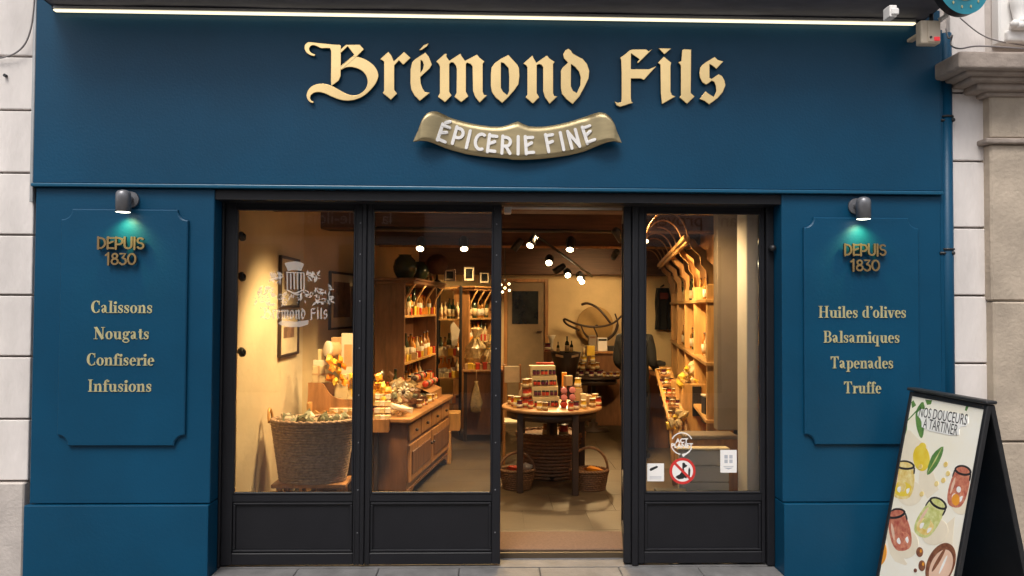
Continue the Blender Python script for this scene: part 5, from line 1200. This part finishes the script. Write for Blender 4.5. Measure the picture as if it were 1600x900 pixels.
# card display with jar rows
t = thing('card_display', 'cream stepped card display with rows of dark jars on the round table', 'display'); Yd = 2.02
a, c = at(832, 632, Yd), at(875, 571, Yd); wD = c.x-a.x; hD = c.z-zT; Mt = plane((a.x, Yd, zT), (1, .12, 0))
for k in range(4):
    b = MB(); z0 = k*hD/4*.97; b.box(0, wD*(1-.02*k), z0, z0+hD/4*.95, -.20, -.02*0-.035*k, .002, M=Mt); b.build('step', CARD, t)
for k in range(4):
    for j in range(3):
        for s in (-1, 1):
            x = wD*(.2+.3*j)+s*.017; z = k*hD/4*.97+.010; b = MB()
            b.lathe([(.013, 0), (.015, .004), (.015, .026), (.012, .03)], (0, 0, 0), 10, M=Mt @ Matrix.Translation((x, z, -.035*k+.016)) @ Matrix.Rotation(R(-90), 4, 'X'))
            jo = b.build('sample_jar', PURPLE if (k+j) % 2 else REDW, t)
            b = MB(); b.lathe([(.0155, .03), (.0155, .042), (0, .042)], (0, 0, 0), 10, M=Mt @ Matrix.Translation((x, z, -.035*k+.016)) @ Matrix.Rotation(R(-90), 4, 'X')); b.build('lid', BLACKM, jo)
b = MB(); b.box(wD*.22, wD*.90, hD-.0, hD+.016, -.14, -.12, .002, M=Mt); b.build('header_strip', REDW, t)
for px, Y, k in ((821, 2.0, 0), (826, 2.06, 1), (818, 2.1, 2)):
    x, y, z = on_t(px, Y)
    for j in range(3 if k < 2 else 1): put(JR[3] if j != 2 else JR[0], (x, y, z+.084*j), 'red jar in the stack left of the card display', 'jar', 'red jars stacked left of the card display', .82)
x, y, z = on_t(808, 2.0); put(JR[2], (x, y, z), 'squat yellow jar at the left edge of the round table', 'jar', None, .95)
x, y, z = on_t(815, 2.12); put(BT[2], (x, y, z), 'thin pale bottle behind the squat yellow jar on the round table', 'bottle', None, .9)
# faceted jars with pale lids at the right
for j in range(2):
    for k in range(3):
        x, y, z = on_t(881+j*13, 1.95+.03*j); M = Matrix.Translation((x, y-.02, z+.032+k*.062))
        t = thing('tilted_jar', 'dark jar with round coppery lid facing the door, right of the card display', 'jar', 'dark jars stacked right of the card display')
        b = MB(); b.lathe([(.026, -.06), (.031, -.05), (.031, 0)], (0, 0, 0), 14, M=M @ Matrix.Rotation(R(90), 4, 'X')); b.build('jar_body', PURPLE, t)
        b = MB(); b.lathe([(.029, .0), (.029, .012), (.024, .015), (0, .015)], (0, 0, 0), 8, M=M @ Matrix.Rotation(R(90), 4, 'X')); b.build('lid', PINK if k else REDW, t)
pbox('wedge_box', 'leaning kraft wedge shaped box on top of the dark jars', on_t(888, 2.0)[0], 2.02, zT+.19, .07, .05, .09, KRAFT, .4)
pbox('cream_box', 'tall slim orange box behind the dark jars on the round table', on_t(881, 2.15)[0], 2.12, zT, .045, .04, .30, ORANGE)
x, y, z = on_t(903, 2.1); put(JR[2], (x, y, z+.16), 'yellow jar raised on a small box at the right of the round table', 'jar', None, .9)
pbox('small_box', 'small kraft box under the raised yellow jar on the round table', x, y, z, .07, .07, .16, KRAFT)
pbox('small_box', 'cream box with rounded card lid near the right of the round table', *on_t(911, 2.0), .05, .05, .12, CARD, .2)
pbox('small_box', 'kraft box beside the cream box at the right of the round table', *on_t(920, 2.06), .055, .05, .10, KRAFT, -.2)
for px, Y, k, s in ((829, 1.92, 3, .7), (843, 1.82, 2, .7), (852, 1.80, 0, .7), (900, 1.86, 1, .8), (892, 1.80, 3, .7), (912, 1.92, 2, .75), (926, 2.0, 0, .8), (935, 2.1, 3, .8), (812, 1.95, 1, .75), (803, 2.08, 3, .75), (798, 2.2, 0, .8), (918, 2.2, 3, .9), (930, 2.25, 2, .9)):
    put(JR[k], on_t(px, Y), 'small red or golden jar spread round the card display on the round table', 'jar', 'jars spread on the round table', s)
# baskets beneath the table
basket('dark_hamper', 'large dark brown wicker hamper on the floor under the round table', (CT[0]+.02, 2.50, 0), 1, .72, .25, .32, .42, 13, WICKB)
put(JR[0], (CT[0]-.02, 2.45, .40), 'small lit jar in the large dark hamper under the table', 'jar', None, 1.2)
put(JR[3], (CT[0]+.14, 2.45, .38), 'red topped jar in the large dark hamper under the table', 'jar', None, 1.2)
pR = at_z(921, 765, 0); basket('handled_basket', 'round brown wicker basket with tall hoop handle at the right under the table', (pR.x, 2.0, 0), 1, .75, .13, .165, .17, 9, WICKB, handle=.20)
o = packet(.15, .10, .06, ORANGE); o.location = (pR.x+.03, 1.95, .18); o.rotation_euler = (1.2, .2, .1); tag(o, 'orange packet lying in the hoop handled basket', 'packet')
pL = at_z(808, 763, 0); basket('small_basket', 'small brown wicker basket under the left of the round table', (pL.x, 2.02, 0), 1, .75, .11, .15, .17, 9, WICKB, handle=.15)
o = packet(.12, .10, .06, REDW); o.location = (pL.x-.03, 2.0, .18); o.rotation_euler = (1.2, .2, .1); tag(o, 'red packet in the small basket under the left of the table', 'packet')
o = packet(.10, .10, .05, CARDW); o.location = (pL.x+.08, 2.02, .19); o.rotation_euler = (.8, .4, .5); tag(o, 'white packet in the small basket under the left of the table', 'packet')
# second round table
p2 = at(927, 590, 5.15); C2 = (p2.x, 5.15)
round_table('small dark round table further back, heaped with jam jars', C2, .36, .715, (270,), .02, DWOOD)
t = bpy.data.objects['round_table.001']; b = MB(); b.lathe([(.22, 0), (.22, .02), (.06, .05), (.06, .10)], (C2[0], C2[1], 0), 20); b.build('foot_plate', DWOOD, t)
for k in range(3):
    n_ = (9, 6, 3)[k]
    for j in range(n_):
        a = 2*math.pi*j/n_; rr_ = .19-.055*k; put(JR[1] if k == 0 else JR[2 if k == 2 else 0], (C2[0]-.09+rr_*math.cos(a), 5.12+rr_*math.sin(a), .716+.088*k), 'jam jar in the pyramid on the far round table', 'jar', 'jam jars in the pyramid on the far table', .88)
put(BT[2], (C2[0]-.13, 5.12, .98), 'pale bottle topping the jar pyramid, left of the yellow carton', 'bottle', None, .65)
pbox('cream_box', 'yellow carton on the top of the jar pyramid', C2[0]-.04, 5.12, .98, .10, .06, .13, YELLOW)
for j in range(5): put(JR[j % 2], (C2[0]+.12+.045*j, 5.0-.03*(j % 2), .716), 'loose small jar at the right of the far round table', 'jar', 'loose jars on the far round table', .6)
o = packet(.20, .14, .12, PINK); q = at_z(972, 660, .1); o.location = (C2[0]+.25, 5.6, .25); tag(o, 'reddish packet on the floor right of the far table leg', 'packet')
# folding canvas chair at the left of the round table
fc = thing('canvas_chair', 'wooden folding chair with cream canvas back, partly hidden left of the round table', 'chair'); Yc = 3.3
a, c = at(788, 572, Yc), at(812, 595, Yc); cz0 = at(800, 595, Yc).z
b = MB(); b.box(a.x, c.x, Yc, Yc+.012, c.z-.02, a.z, .004); b.build('canvas_back', PASSE, fc)
for x in (a.x-.015, c.x-.01):
    b = MB(); b.box(x, x+.025, Yc+.012, Yc+.04, 0, a.z+.02, .004); b.build('leg', OAK, fc)
b = MB(); b.box(a.x, c.x, Yc-.28, Yc+.01, .42, .435); b.build('canvas_seat', PASSE, fc)
for x in (a.x-.015, c.x-.01):
    b = MB(); b.box(x, x+.025, Yc-.28, Yc-.255, 0, .42, .004); b.build('front_leg', OAK, fc)
# dark wooden bucket with cream labels
pbk = at(884, 590, 4.6); bk = thing('wooden_tub', 'dark flared wooden tub with two cream labels behind the round table', 'tub'); zb1 = at(884, 550, 4.6).z
b = MB(); b.lathe([(.10, zb1-.40), (.19, zb1), (.175, zb1), (.09, zb1-.38), (0, zb1-.38)], (pbk.x, 4.6, 0), 20); b.build('staves', DWOOD, bk)
for s in (-1, 1):
    M = plane((pbk.x+s*.095, 4.6-.165, zb1-.04), (1, s*.5, 0)); b = MB(); b.prism([[(-.05, -.012-.008*s), (.05, -.012+.008*s), (.05, .016+.008*s), (-.05, .016-.008*s)]], M, .004); b.build('paper_label', PASSE, bk)
b = MB(); b.lathe([(.10, 0), (.10, zb1-.40)], (pbk.x, 4.6, 0), 12); b.build('pedestal', DWOOD, bk)
for k, (px, s_) in enumerate(((872, .55), (886, .8), (893, .6))): put(BT[1], (at(px, 545, 4.6).x, 4.6, zb1-.02), 'small dark bottle standing in the wooden tub', 'bottle', 'dark bottles in the wooden tub', s_)
pl_ = thing('plinth_stand', 'slim brown pedestal with a pale flower vase beside the wooden tub', 'pedestal')
p = at(858, 575, 5.0); zv = at(858, 548, 5.0).z
b = MB(); b.box(p.x-.07, p.x+.07, 4.95, 5.10, 0, zv, .006); b.build('pedestal_body', WALN, pl_)
put(JR[1], (p.x-.02, 5.0, zv), 'dark jar on the slim pedestal near the back wall', 'jar', None, 1.1)
lathe_thing('flower_vase', 'pale flared vase on the slim pedestal near the back door', 'vase', [(0, 0), (.03, 0), (.02, .05), (.03, .14), (.06, .20), (0, .19)], (p.x+.03, 5.03, zv), CARDW)
# ------------------------------------------------------------------ back wall: door, panel, ring sculpture
YB_ = 5.985
bd = thing('back_door', 'tan panelled door with a dark glazed pane in the back wall', 'door')
a, c = at(793, 441, YB_), at(851, 441, YB_); zt = a.z
b = MB(); b.box(a.x, c.x, YB_-.02, YB_, 0, zt, .004); b.build('door_panel', mat('brown_door_paint', (.22, .155, .09), .6), bd)
b = MB(); b.box(a.x-.05, a.x-.001, YB_-.05, YB_, 0, zt+.05, .004); b.box(c.x+.001, c.x+.05, YB_-.05, YB_, 0, zt+.05, .004); b.box(a.x, c.x, YB_-.05, YB_, zt+.001, zt+.05, .004); b.build('door_casing', OAK, bd)
q0, q1 = at(800, 506, YB_), at(841, 455, YB_); b = MB(); b.box(q0.x, q1.x, YB_-.03, YB_-.02, q0.z, q1.z, .003); b.build('glazed_pane', ARTD, bd)
h = at(843, 518, YB_); b = MB(); b.box(h.x-.04, h.x+.03, YB_-.06, YB_-.02, h.z-.012, h.z+.012, .004); b.build('handle', DWOOD, bd)
rsx = at(930, 507, 5.9); Rr = 28.5*10.5/1155
sc_ = thing('ring_sculpture', 'pale disc ringed by dark iron hoops mounted against the back wall', 'wall sculpture')
b = MB(); b.lathe([(Rr, 0), (Rr, .02), (Rr*.96, .025), (0, .03)], (0, 0, 0), 48, M=plane((rsx.x, 5.93, rsx.z))); b.build('disc', mat('tan_disc', (.40, .25, .09), .7), sc_)
b = MB(); b.ball((rsx.x+.02, 5.89, rsx.z-.02), .022); b.build('hub', DWOOD, sc_)
def px_tube(b, pts, Y, r):
    P = [at(x, y, Y_) for (x, y), Y_ in zip(pts, Y)] ; o = []
    for i in range(len(P)-1):
        p_, a1, a2, n_ = P[max(i-1, 0)], P[i], P[i+1], P[min(i+2, len(P)-1)]
        for k in range(5):
            t = k/5; o.append(.5*((2*a1)+(a2-p_)*t+(2*p_-5*a1+4*a2-n_)*t*t+(3*a1-p_-3*a2+n_)*t**3))
    o.append(P[-1]); b.tube(o, r, 6)
b = MB(); px_tube(b, [(972, 493), (958, 505), (940, 510), (918, 510), (898, 505), (884, 499), (881, 501), (888, 508), (905, 516)], [5.6, 5.55, 5.5, 5.5, 5.55, 5.65, 5.75, 5.8, 5.85], .016); b.build('wide_hoop', DWOOD, sc_)
b = MB(); px_tube(b, [(909, 476), (918, 474), (932, 480), (944, 492), (954, 505)], [5.7, 5.65, 5.6, 5.55, 5.55], .018); b.build('upper_hoop', DWOOD, sc_)
b = MB(); px_tube(b, [(908, 509), (914, 522), (926, 532), (945, 532), (960, 521), (965, 505), (961, 490)], [5.8]*7, [.012]*5+[.016]*10+[.022]*10+[.012]*6); b.build('lower_hoop', DWOOD, sc_)
b = MB(); px_tube(b, [(928, 512), (933, 524), (931, 533)], [5.7]*3, .010); b.build('strut', DWOOD, sc_)
# sideboard, bags and till
sbd = thing('sideboard', 'brown wooden sideboard against the back wall carrying two pale bags', 'sideboard')
a, c = at(918, 549, 5.5), at(974, 549, 5.5); zs1 = a.z
b = MB(); b.box(a.x, c.x, 5.5, 5.9, 0, zs1-.03, .005); b.build('cabinet', WALN, sbd); b = MB(); b.box(a.x-.02, c.x+.02, 5.47, 5.92, zs1-.03, zs1, .005); b.build('top_board', OAK, sbd)
for px0, px1, py, lb, m in ((920, 932, 524, 'grey paper bag standing left on the sideboard', GREYW), (934, 949, 528, 'white paper bag standing right on the sideboard', STUCCO)):
    a2, c2 = at(px0, 549, 5.55), at(px1, py, 5.55); t = thing('paper_bag', lb, 'bag')
    b = MB(); b.box(a2.x, c2.x, 5.55, 5.64, zs1, c2.z, .004); b.build('bag_body', m, t); b = MB(); b.box(a2.x+.01, c2.x-.01, 5.546, 5.55, c2.z-.04, c2.z-.015); b.build('label_band', ARTD if m is STUCCO else WALN, t)
a2, c2 = at(950, 549, 5.6), at(963, 541, 5.6); b = MB(); b.box(a2.x, c2.x, 5.6, 5.75, zs1, c2.z, .006); tag(b.build('black_box', BLACKM), 'small black box at the right end of the sideboard', 'box')
cd = thing('cash_desk', 'brown wooden cash desk with pale top seen through the right door glass', 'desk')
a, c = at(1000, 573, 3.9), at(1045, 573, 3.9); zd = a.z
b = MB(); b.box(a.x, c.x, 3.9, 4.5, 0, zd-.035, .005); b.build('desk_body', WALN, cd); b = MB(); b.box(a.x-.03, c.x+.03, 3.87, 4.53, zd-.035, zd, .006); b.build('desk_top', OAKL, cd)
b = MB(); t = thing('till_monitor', 'low black till machine on the cash desk beside the person', 'till'); p = at(1030, 566, 4.0)
b.box(p.x-.10, p.x+.08, 4.0, 4.25, zd, zd+.05, .01); b.build('keypad', BLACKM, t)
# hanging dark bag on the back wall at right
a, c = at(1030, 515, 5.8), at(1045, 450, 5.8); hb = thing('hanging_coat', 'dark coat with a dull red patch hanging on the back wall at right', 'coat')
b2 = bmesh.new(); bmesh.ops.create_cube(b2, size=1); bmesh.ops.subdivide_edges(b2, edges=b2.edges[:], cuts=5, use_grid_fill=True)
for v in b2.verts:
    k = 1-.5*max(0, v.co.z)**2; v.co.x *= k*(1+.1*math.sin(v.co.z*9)); v.co.y *= .5+.4*math.sin(v.co.x*12)
    v.co = Vector((v.co.x*(c.x-a.x)*1.5, v.co.y*.16, v.co.z*(c.z-a.z)))+Vector(((a.x+c.x)/2, 5.86, (a.z+c.z)/2))
b = MB(); b.merge(b2); b.build('cloth', CLOTH, hb)
b = MB(); p = at(1038, 462, 5.74); b.box(p.x-.06, p.x+.06, 5.74, 5.76, p.z-.05, p.z+.04, .01); b.build('red_patch', mat('dull_red_cloth', (.10, .015, .012), .8), hb)
b = MB(); b.cyl(((a.x+c.x)/2, 6.0, c.z+.02), ((a.x+c.x)/2, 5.82, c.z+.04), .012); b.build('hook', BLACKM, hb)
# ------------------------------------------------------------------ arched shelving on the right
def wallx(Y): return 1.79+.172*(Y-1.3)
sh = thing('arched_shelving', 'golden wooden shelving with curved arches and small bulbs along the right wall', 'shelf unit')
NB = 5; Ys = [1.35+i*1.0 for i in range(NB)]
dw = Vector((.172, 1, 0)).normalized(); nw = Vector((-dw.y, dw.x, 0))   # into the shop
for i, Y in enumerate(Ys):
    o = Vector((wallx(Y), Y, 0)); ztp_ = 2.06
    b = MB(); M = Matrix((dw, nw, (0, 0, 1))).transposed().to_4x4(); M.translation = o
    b.box(-.035, .035, -.10, .055, .0, ztp_-.25, .004, M=M)
    ogee = [(-.0, ztp_-.25), (.055, ztp_-.25), (.06, ztp_-.14), (.10, ztp_-.09), (.105, ztp_-.02), (.17, ztp_+.04), (.21, ztp_+.12), (.16, ztp_+.12), (.12, ztp_+.07), (.06, ztp_+.02), (.05, ztp_-.05), (.0, ztp_-.10)]
    b.prism([ogee], M @ Matrix(((0, 0, 1, -.018), (1, 0, 0, 0), (0, 1, 0, 0), (0, 0, 0, 1))), .05); b.build('post', OAKL, sh)
for i in range(8):
    Y = 1.35+i*.57; o = Vector((wallx(Y), Y, 0)); ztp_ = 2.06
    P = [o+nw*(.20+.17-.17*math.cos(a))+Vector((0, 0, ztp_+.10+.24*math.sin(a))) for a in [math.pi*k/16*.97 for k in range(17)]]
    b = MB(); b.tube(P, .007, 6); b.build('arch_rib', OAK, sh)
    b = MB(); b.ball(P[-1]+Vector((0, 0, -.02)), .022, 1, 1, .8); b.build('bulb', WLED, sh)
    b = MB(); b.ball(P[-3]+Vector((0, .2, -.01)), .014, 1, 1, .8, sub=1); b.build('bulb', WLED, sh)
s0, s1 = Vector((wallx(Ys[0]), Ys[0], 0)), Vector((wallx(Ys[-1]), Ys[-1], 0)); Lr = (s1-s0).length
M = Matrix((dw, nw, (0, 0, 1))).transposed().to_4x4(); M.translation = s0
b = MB(); b.box(-.03, Lr+.03, .19, .22, 2.14, 2.20, .006, M=M); b.box(-.03, Lr+.03, .222, .24, 2.17, 2.21, .004, M=M); b.build('cornice_rail', OAKL, sh)
for z in (.30, .72, 1.18, 1.69):
    b = MB(); b.box(-.06, Lr+.06, -.10, .068, z-.03, z, .004, M=M); b.build('shelf_board', OAKL, sh)
b = MB(); b.box(-.1, Lr+.05, -.14, -.11, 0, 2.3, M=M); b.build('back_board', OAK, sh)
for z in (.72, 1.18, 1.69):
    for k in range(20):
        p = M @ Vector((.10+k*.19, -.03+rr(-.01, .01), z)); put(BT[random.randrange(3)] if z > 1.1 else JR[random.randrange(4)], p, 'bottle or jar on the golden arched shelving', 'bottle', 'bottles on the arched shelving', rr(.75, 1.0))
# heap of packets and ladder rack in front of it
ld = thing('ladder_rack', 'leaning pale wooden ladder rack of small goods in front of the arched shelving', 'rack')
Ql = [at(1047, 578, 3.0), at(1072, 662, 2.1)]
for dx in (-.14, .0):
    b = MB(); b.tube([Ql[0]+Vector((dx, 0, 0)), Ql[1]+Vector((dx, 0, 0)), Vector((Ql[1].x+dx+.02, 2.05, .02))], .022, 6); b.build('rail', OAKL, ld)
for k in range(5):
    p = Ql[0].lerp(Ql[1], .1+.2*k); b = MB(); b.box(p.x-.15, p.x+.01, p.y-.01, p.y+.10, p.z-.02, p.z, .003); b.build('tread', OAK, ld)
    for j in range(3): put(JR[(k+j) % 4], (p.x-.12+.05*j, p.y+.04, p.z), 'small jar on the leaning ladder rack', 'jar', 'jars on the ladder rack', .6)
HP = [packet(.10, .10, .06, CELLO), packet(.09, .08, .05, YELLOW), packet(.08, .09, .05, CARD)]
sp = []
for k in range(26): sp.append((at(1062+rr(0, 42), 570+rr(0, 40), 2.4+rr(-.1, .2)), (rr(-1, 1), rr(-1, 1), rr(0, 3)), rr(.7, 1.1)))
for k in range(10): sp.append((at(1045+rr(0, 25), 645+rr(0, 20), 2.1+rr(-.05, .1)), (rr(-1, 1), rr(-1, 1), rr(0, 3)), rr(.7, 1.)))
heap(HP, sp, 'glinting cellophane bag in the heap by the arched shelving', 'packet', 'bags heaped by the arched shelving')
gt2 = thing('goods_stand', 'golden wooden goods stand with a dark niche below the heaped bags', 'stand')
a, c = at(1066, 668, 2.3), at(1106, 600, 2.3)
b = MB(); b.box(a.x, c.x, 2.3, 2.75, 0, c.z, .005); b.build('stand_body', OAKL, gt2)
q0, q1 = at(1082, 650, 2.29), at(1096, 602, 2.29); b = MB(); b.box(q0.x, q1.x, 2.285, 2.30, q0.z, q1.z-.01, .003); b.build('niche', BLACKM, gt2)
a, c = at(1102, 662, 1.6), at(1121, 619, 1.6)
bn = thing('black_bin', 'black square bin with a pale rim in front of the arched shelving', 'bin')
b = MB(); b.box(a.x, c.x, 1.6, 1.72, a.z, c.z-.01, .004); b.build('bin_body', BLACKM, bn); b = MB(); b.box(a.x-.005, c.x+.005, 1.595, 1.725, c.z-.01, c.z+.006, .003); b.build('rim', CARDW, bn)
PALEG = mat('pale_grey_boards', (.58, .56, .52), .6, var=.08, scale=4)
# low grey boarded plinth behind the right glass
pl = thing('boarded_plinth', 'low grey boarded plinth with a brown ledge behind the right door glass', 'plinth')
zl0 = at(1110, 703, .75).z; xpl = at(1062, 700, .75).x
zr_ = [0, .1, .2, .3, .4]
n_ = 5
for k in range(n_):
    z0, z1 = zl0*k/n_, zl0*(k+1)/n_; b = MB(); b.box(xpl, 1.73, .75+.001*k, .80, z0+.003, z1-.003, .004); b.build('board', PALEG, pl)
b = MB(); b.box(xpl-.02, 1.73, .73, .82, zl0, zl0+.016, .005); b.build('ledge', PASSE, pl)
zl2 = at(1110, 664, 1.55).z; xp2 = at(1050, 668, 1.55).x
b = MB(); b.box(xp2, 1.90, 1.06, 1.25, 0, zl2-.03, .006); b.build('rear_step', OAK, pl); b = MB(); b.box(xp2-.02, 1.90, 1.04, 1.26, zl2-.03, zl2, .006); b.build('rear_ledge', GREYW, pl)
b = MB(); b.box(at(1022, 768, .6).x, at(1070, 768, .6).x, .5, .6, 0, at(1040, 762, .6).z, .004); tag(b.build('black_case', BLACKM), 'flat black case standing on the floor behind the stickers', 'case')
# ------------------------------------------------------------------ person behind the open door leaf
def person(loc, rz):
    J = {'pelvis': (0, 0, .84), 'spine': (0, .01, 1.02), 'chest': (0, .015, 1.19), 'neck': (0, .005, 1.335), 'headb': (0, -.005, 1.40), 'head': (0, -.02, 1.49), 'top': (0, -.012, 1.56)}
    E = [('pelvis', 'spine'), ('spine', 'chest'), ('chest', 'neck'), ('neck', 'headb'), ('headb', 'head'), ('head', 'top')]
    Rd = {'pelvis': (.15, .11), 'spine': (.135, .10), 'chest': (.16, .105), 'neck': (.052, .052), 'headb': (.06, .068), 'head': (.077, .092), 'top': (.05, .06)}
    for s, n in ((-1, 'l'), (1, 'r')):
        J[n+'sh'] = (s*.165, .015, 1.285); J[n+'el'] = (s*.198, .01, 1.03); J[n+'wr'] = (s*.19, -.20, .93); J[n+'hd'] = (s*.175, -.28, .935)
        J[n+'hip'] = (s*.085, .0, .78); J[n+'kn'] = (s*.095, -.015, .44); J[n+'an'] = (s*.10, .02, .085); J[n+'toe'] = (s*.115, -.13, .04)
        E += [('chest', n+'sh'), (n+'sh', n+'el'), (n+'el', n+'wr'), (n+'wr', n+'hd'), ('pelvis', n+'hip'), (n+'hip', n+'kn'), (n+'kn', n+'an'), (n+'an', n+'toe')]
        Rd.update({n+'sh': (.068, .066), n+'el': (.050, .050), n+'wr': (.034, .030), n+'hd': (.040, .020), n+'hip': (.092, .10), n+'kn': (.062, .064), n+'an': (.045, .045), n+'toe': (.042, .032)})
        for f, (ox, l) in enumerate(((-.028, .060), (-.010, .072), (.009, .068), (.026, .052))):
            k1, k2 = f'{n}f{f}', f'{n}g{f}'
            J[k1] = (s*.175+ox, -.315, .930); J[k2] = (s*.175+ox*1.1, -.315-l*.6, .912); E += [(n+'hd', k1), (k1, k2)]; Rd[k1] = (.010, .010); Rd[k2] = (.008, .008)
        J[n+'th'] = (s*.14, -.27, .925); J[n+'ti'] = (s*.128, -.315, .918); E += [(n+'hd', n+'th'), (n+'th', n+'ti')]; Rd[n+'th'] = (.012, .012); Rd[n+'ti'] = (.009, .009)
    ks = list(J); me = bpy.data.meshes.new('person'); me.from_pydata([J[k] for k in ks], [(ks.index(a), ks.index(c)) for a, c in E], [])
    o = bpy.data.objects.new('person', me); COL.objects.link(o)
    sk = o.modifiers.new('skin', 'SKIN'); o.modifiers.new('sub', 'SUBSURF').levels = 2
    for i, k in enumerate(ks):
        me.skin_vertices[0].data[i].radius = Rd[k]; me.skin_vertices[0].data[i].use_root = (k == 'pelvis')
    dg = bpy.context.evaluated_depsgraph_get(); m2 = bpy.data.meshes.new_from_object(o.evaluated_get(dg)); o.modifiers.clear(); o.data = m2; m2.name = 'person'
    for x in (CLOTH, SKIN, BLACKM): m2.materials.append(x)
    for p in m2.polygons:
        p.use_smooth = True; c = p.center
        p.material_index = 1 if (c.z > 1.345 or (c.y < -.225 and .85 < c.z < 1.0)) else (2 if c.z < .09 else 0)
    b = MB(); b.ball((0, .012, 1.505), .098, .90, 1.02, 1.02, sub=3)
    for v in b.bm.verts:
        if v.co.y < -.03 and v.co.z < 1.53: v.co.y = -.03+(v.co.y+.03)*.15
        if v.co.z < 1.46: v.co.z = 1.46-(1.46-v.co.z)*1.6
    b.build('hair', HAIR, o)
    b = MB(); b.ball((0, -.112, 1.475), .014, .8, 1.1, 1.3); b.build('nose', SKIN, o)
    for s in (-1, 1):
        b = MB(); b.ball((s*.030, -.098, 1.495), .010); b.build('eye', BLACKM, o); b = MB(); b.ball((s*.078, -.01, 1.48), .022, .4, .8, 1.2); b.build('ear', SKIN, o)
    b = MB(); b.ball((0, -.100, 1.437), .02, 1.2, .4, .3); b.build('mouth', PINK, o)
    b = MB(); b.lathe([(.160, .68), (.158, .84), (.150, 1.0), (.168, 1.2), (.160, 1.28), (.09, 1.335), (.07, 1.35)], (0, .01, 0), 24, 1, .72)
    b.build('jacket', CLOTH, o)
    o.location = loc; o.rotation_euler = (0, 0, rz); return o
q = at(992, 600, 3.25)
tag(person((q.x, 3.25, 0), R(150)), 'person in black clothes standing mostly hidden behind the open door leaf', 'person')
# ------------------------------------------------------------------ put every Empty at the base of its parts
bpy.context.view_layer.update()
for o in list(COL.objects):
    if o.type == 'EMPTY' and not o.parent and o.location.length < 1e-6 and 'placed' not in o and o.children:
        bb = [ch.matrix_world @ Vector(v) for ch in o.children if ch.type == 'MESH' for v in ch.bound_box]
        if not bb: continue
        lo = Vector((min(v[i] for v in bb) for i in range(3))); hi = Vector((max(v[i] for v in bb) for i in range(3)))
        base = Vector(((lo.x+hi.x)/2, (lo.y+hi.y)/2, lo.z)); o.location = base
        for ch in o.children: ch.location = ch.location-base
for o in COL.objects:
    if 'placed' in o: del o['placed']
for m in [m for m in bpy.data.meshes if m.users == 0]: bpy.data.meshes.remove(m)
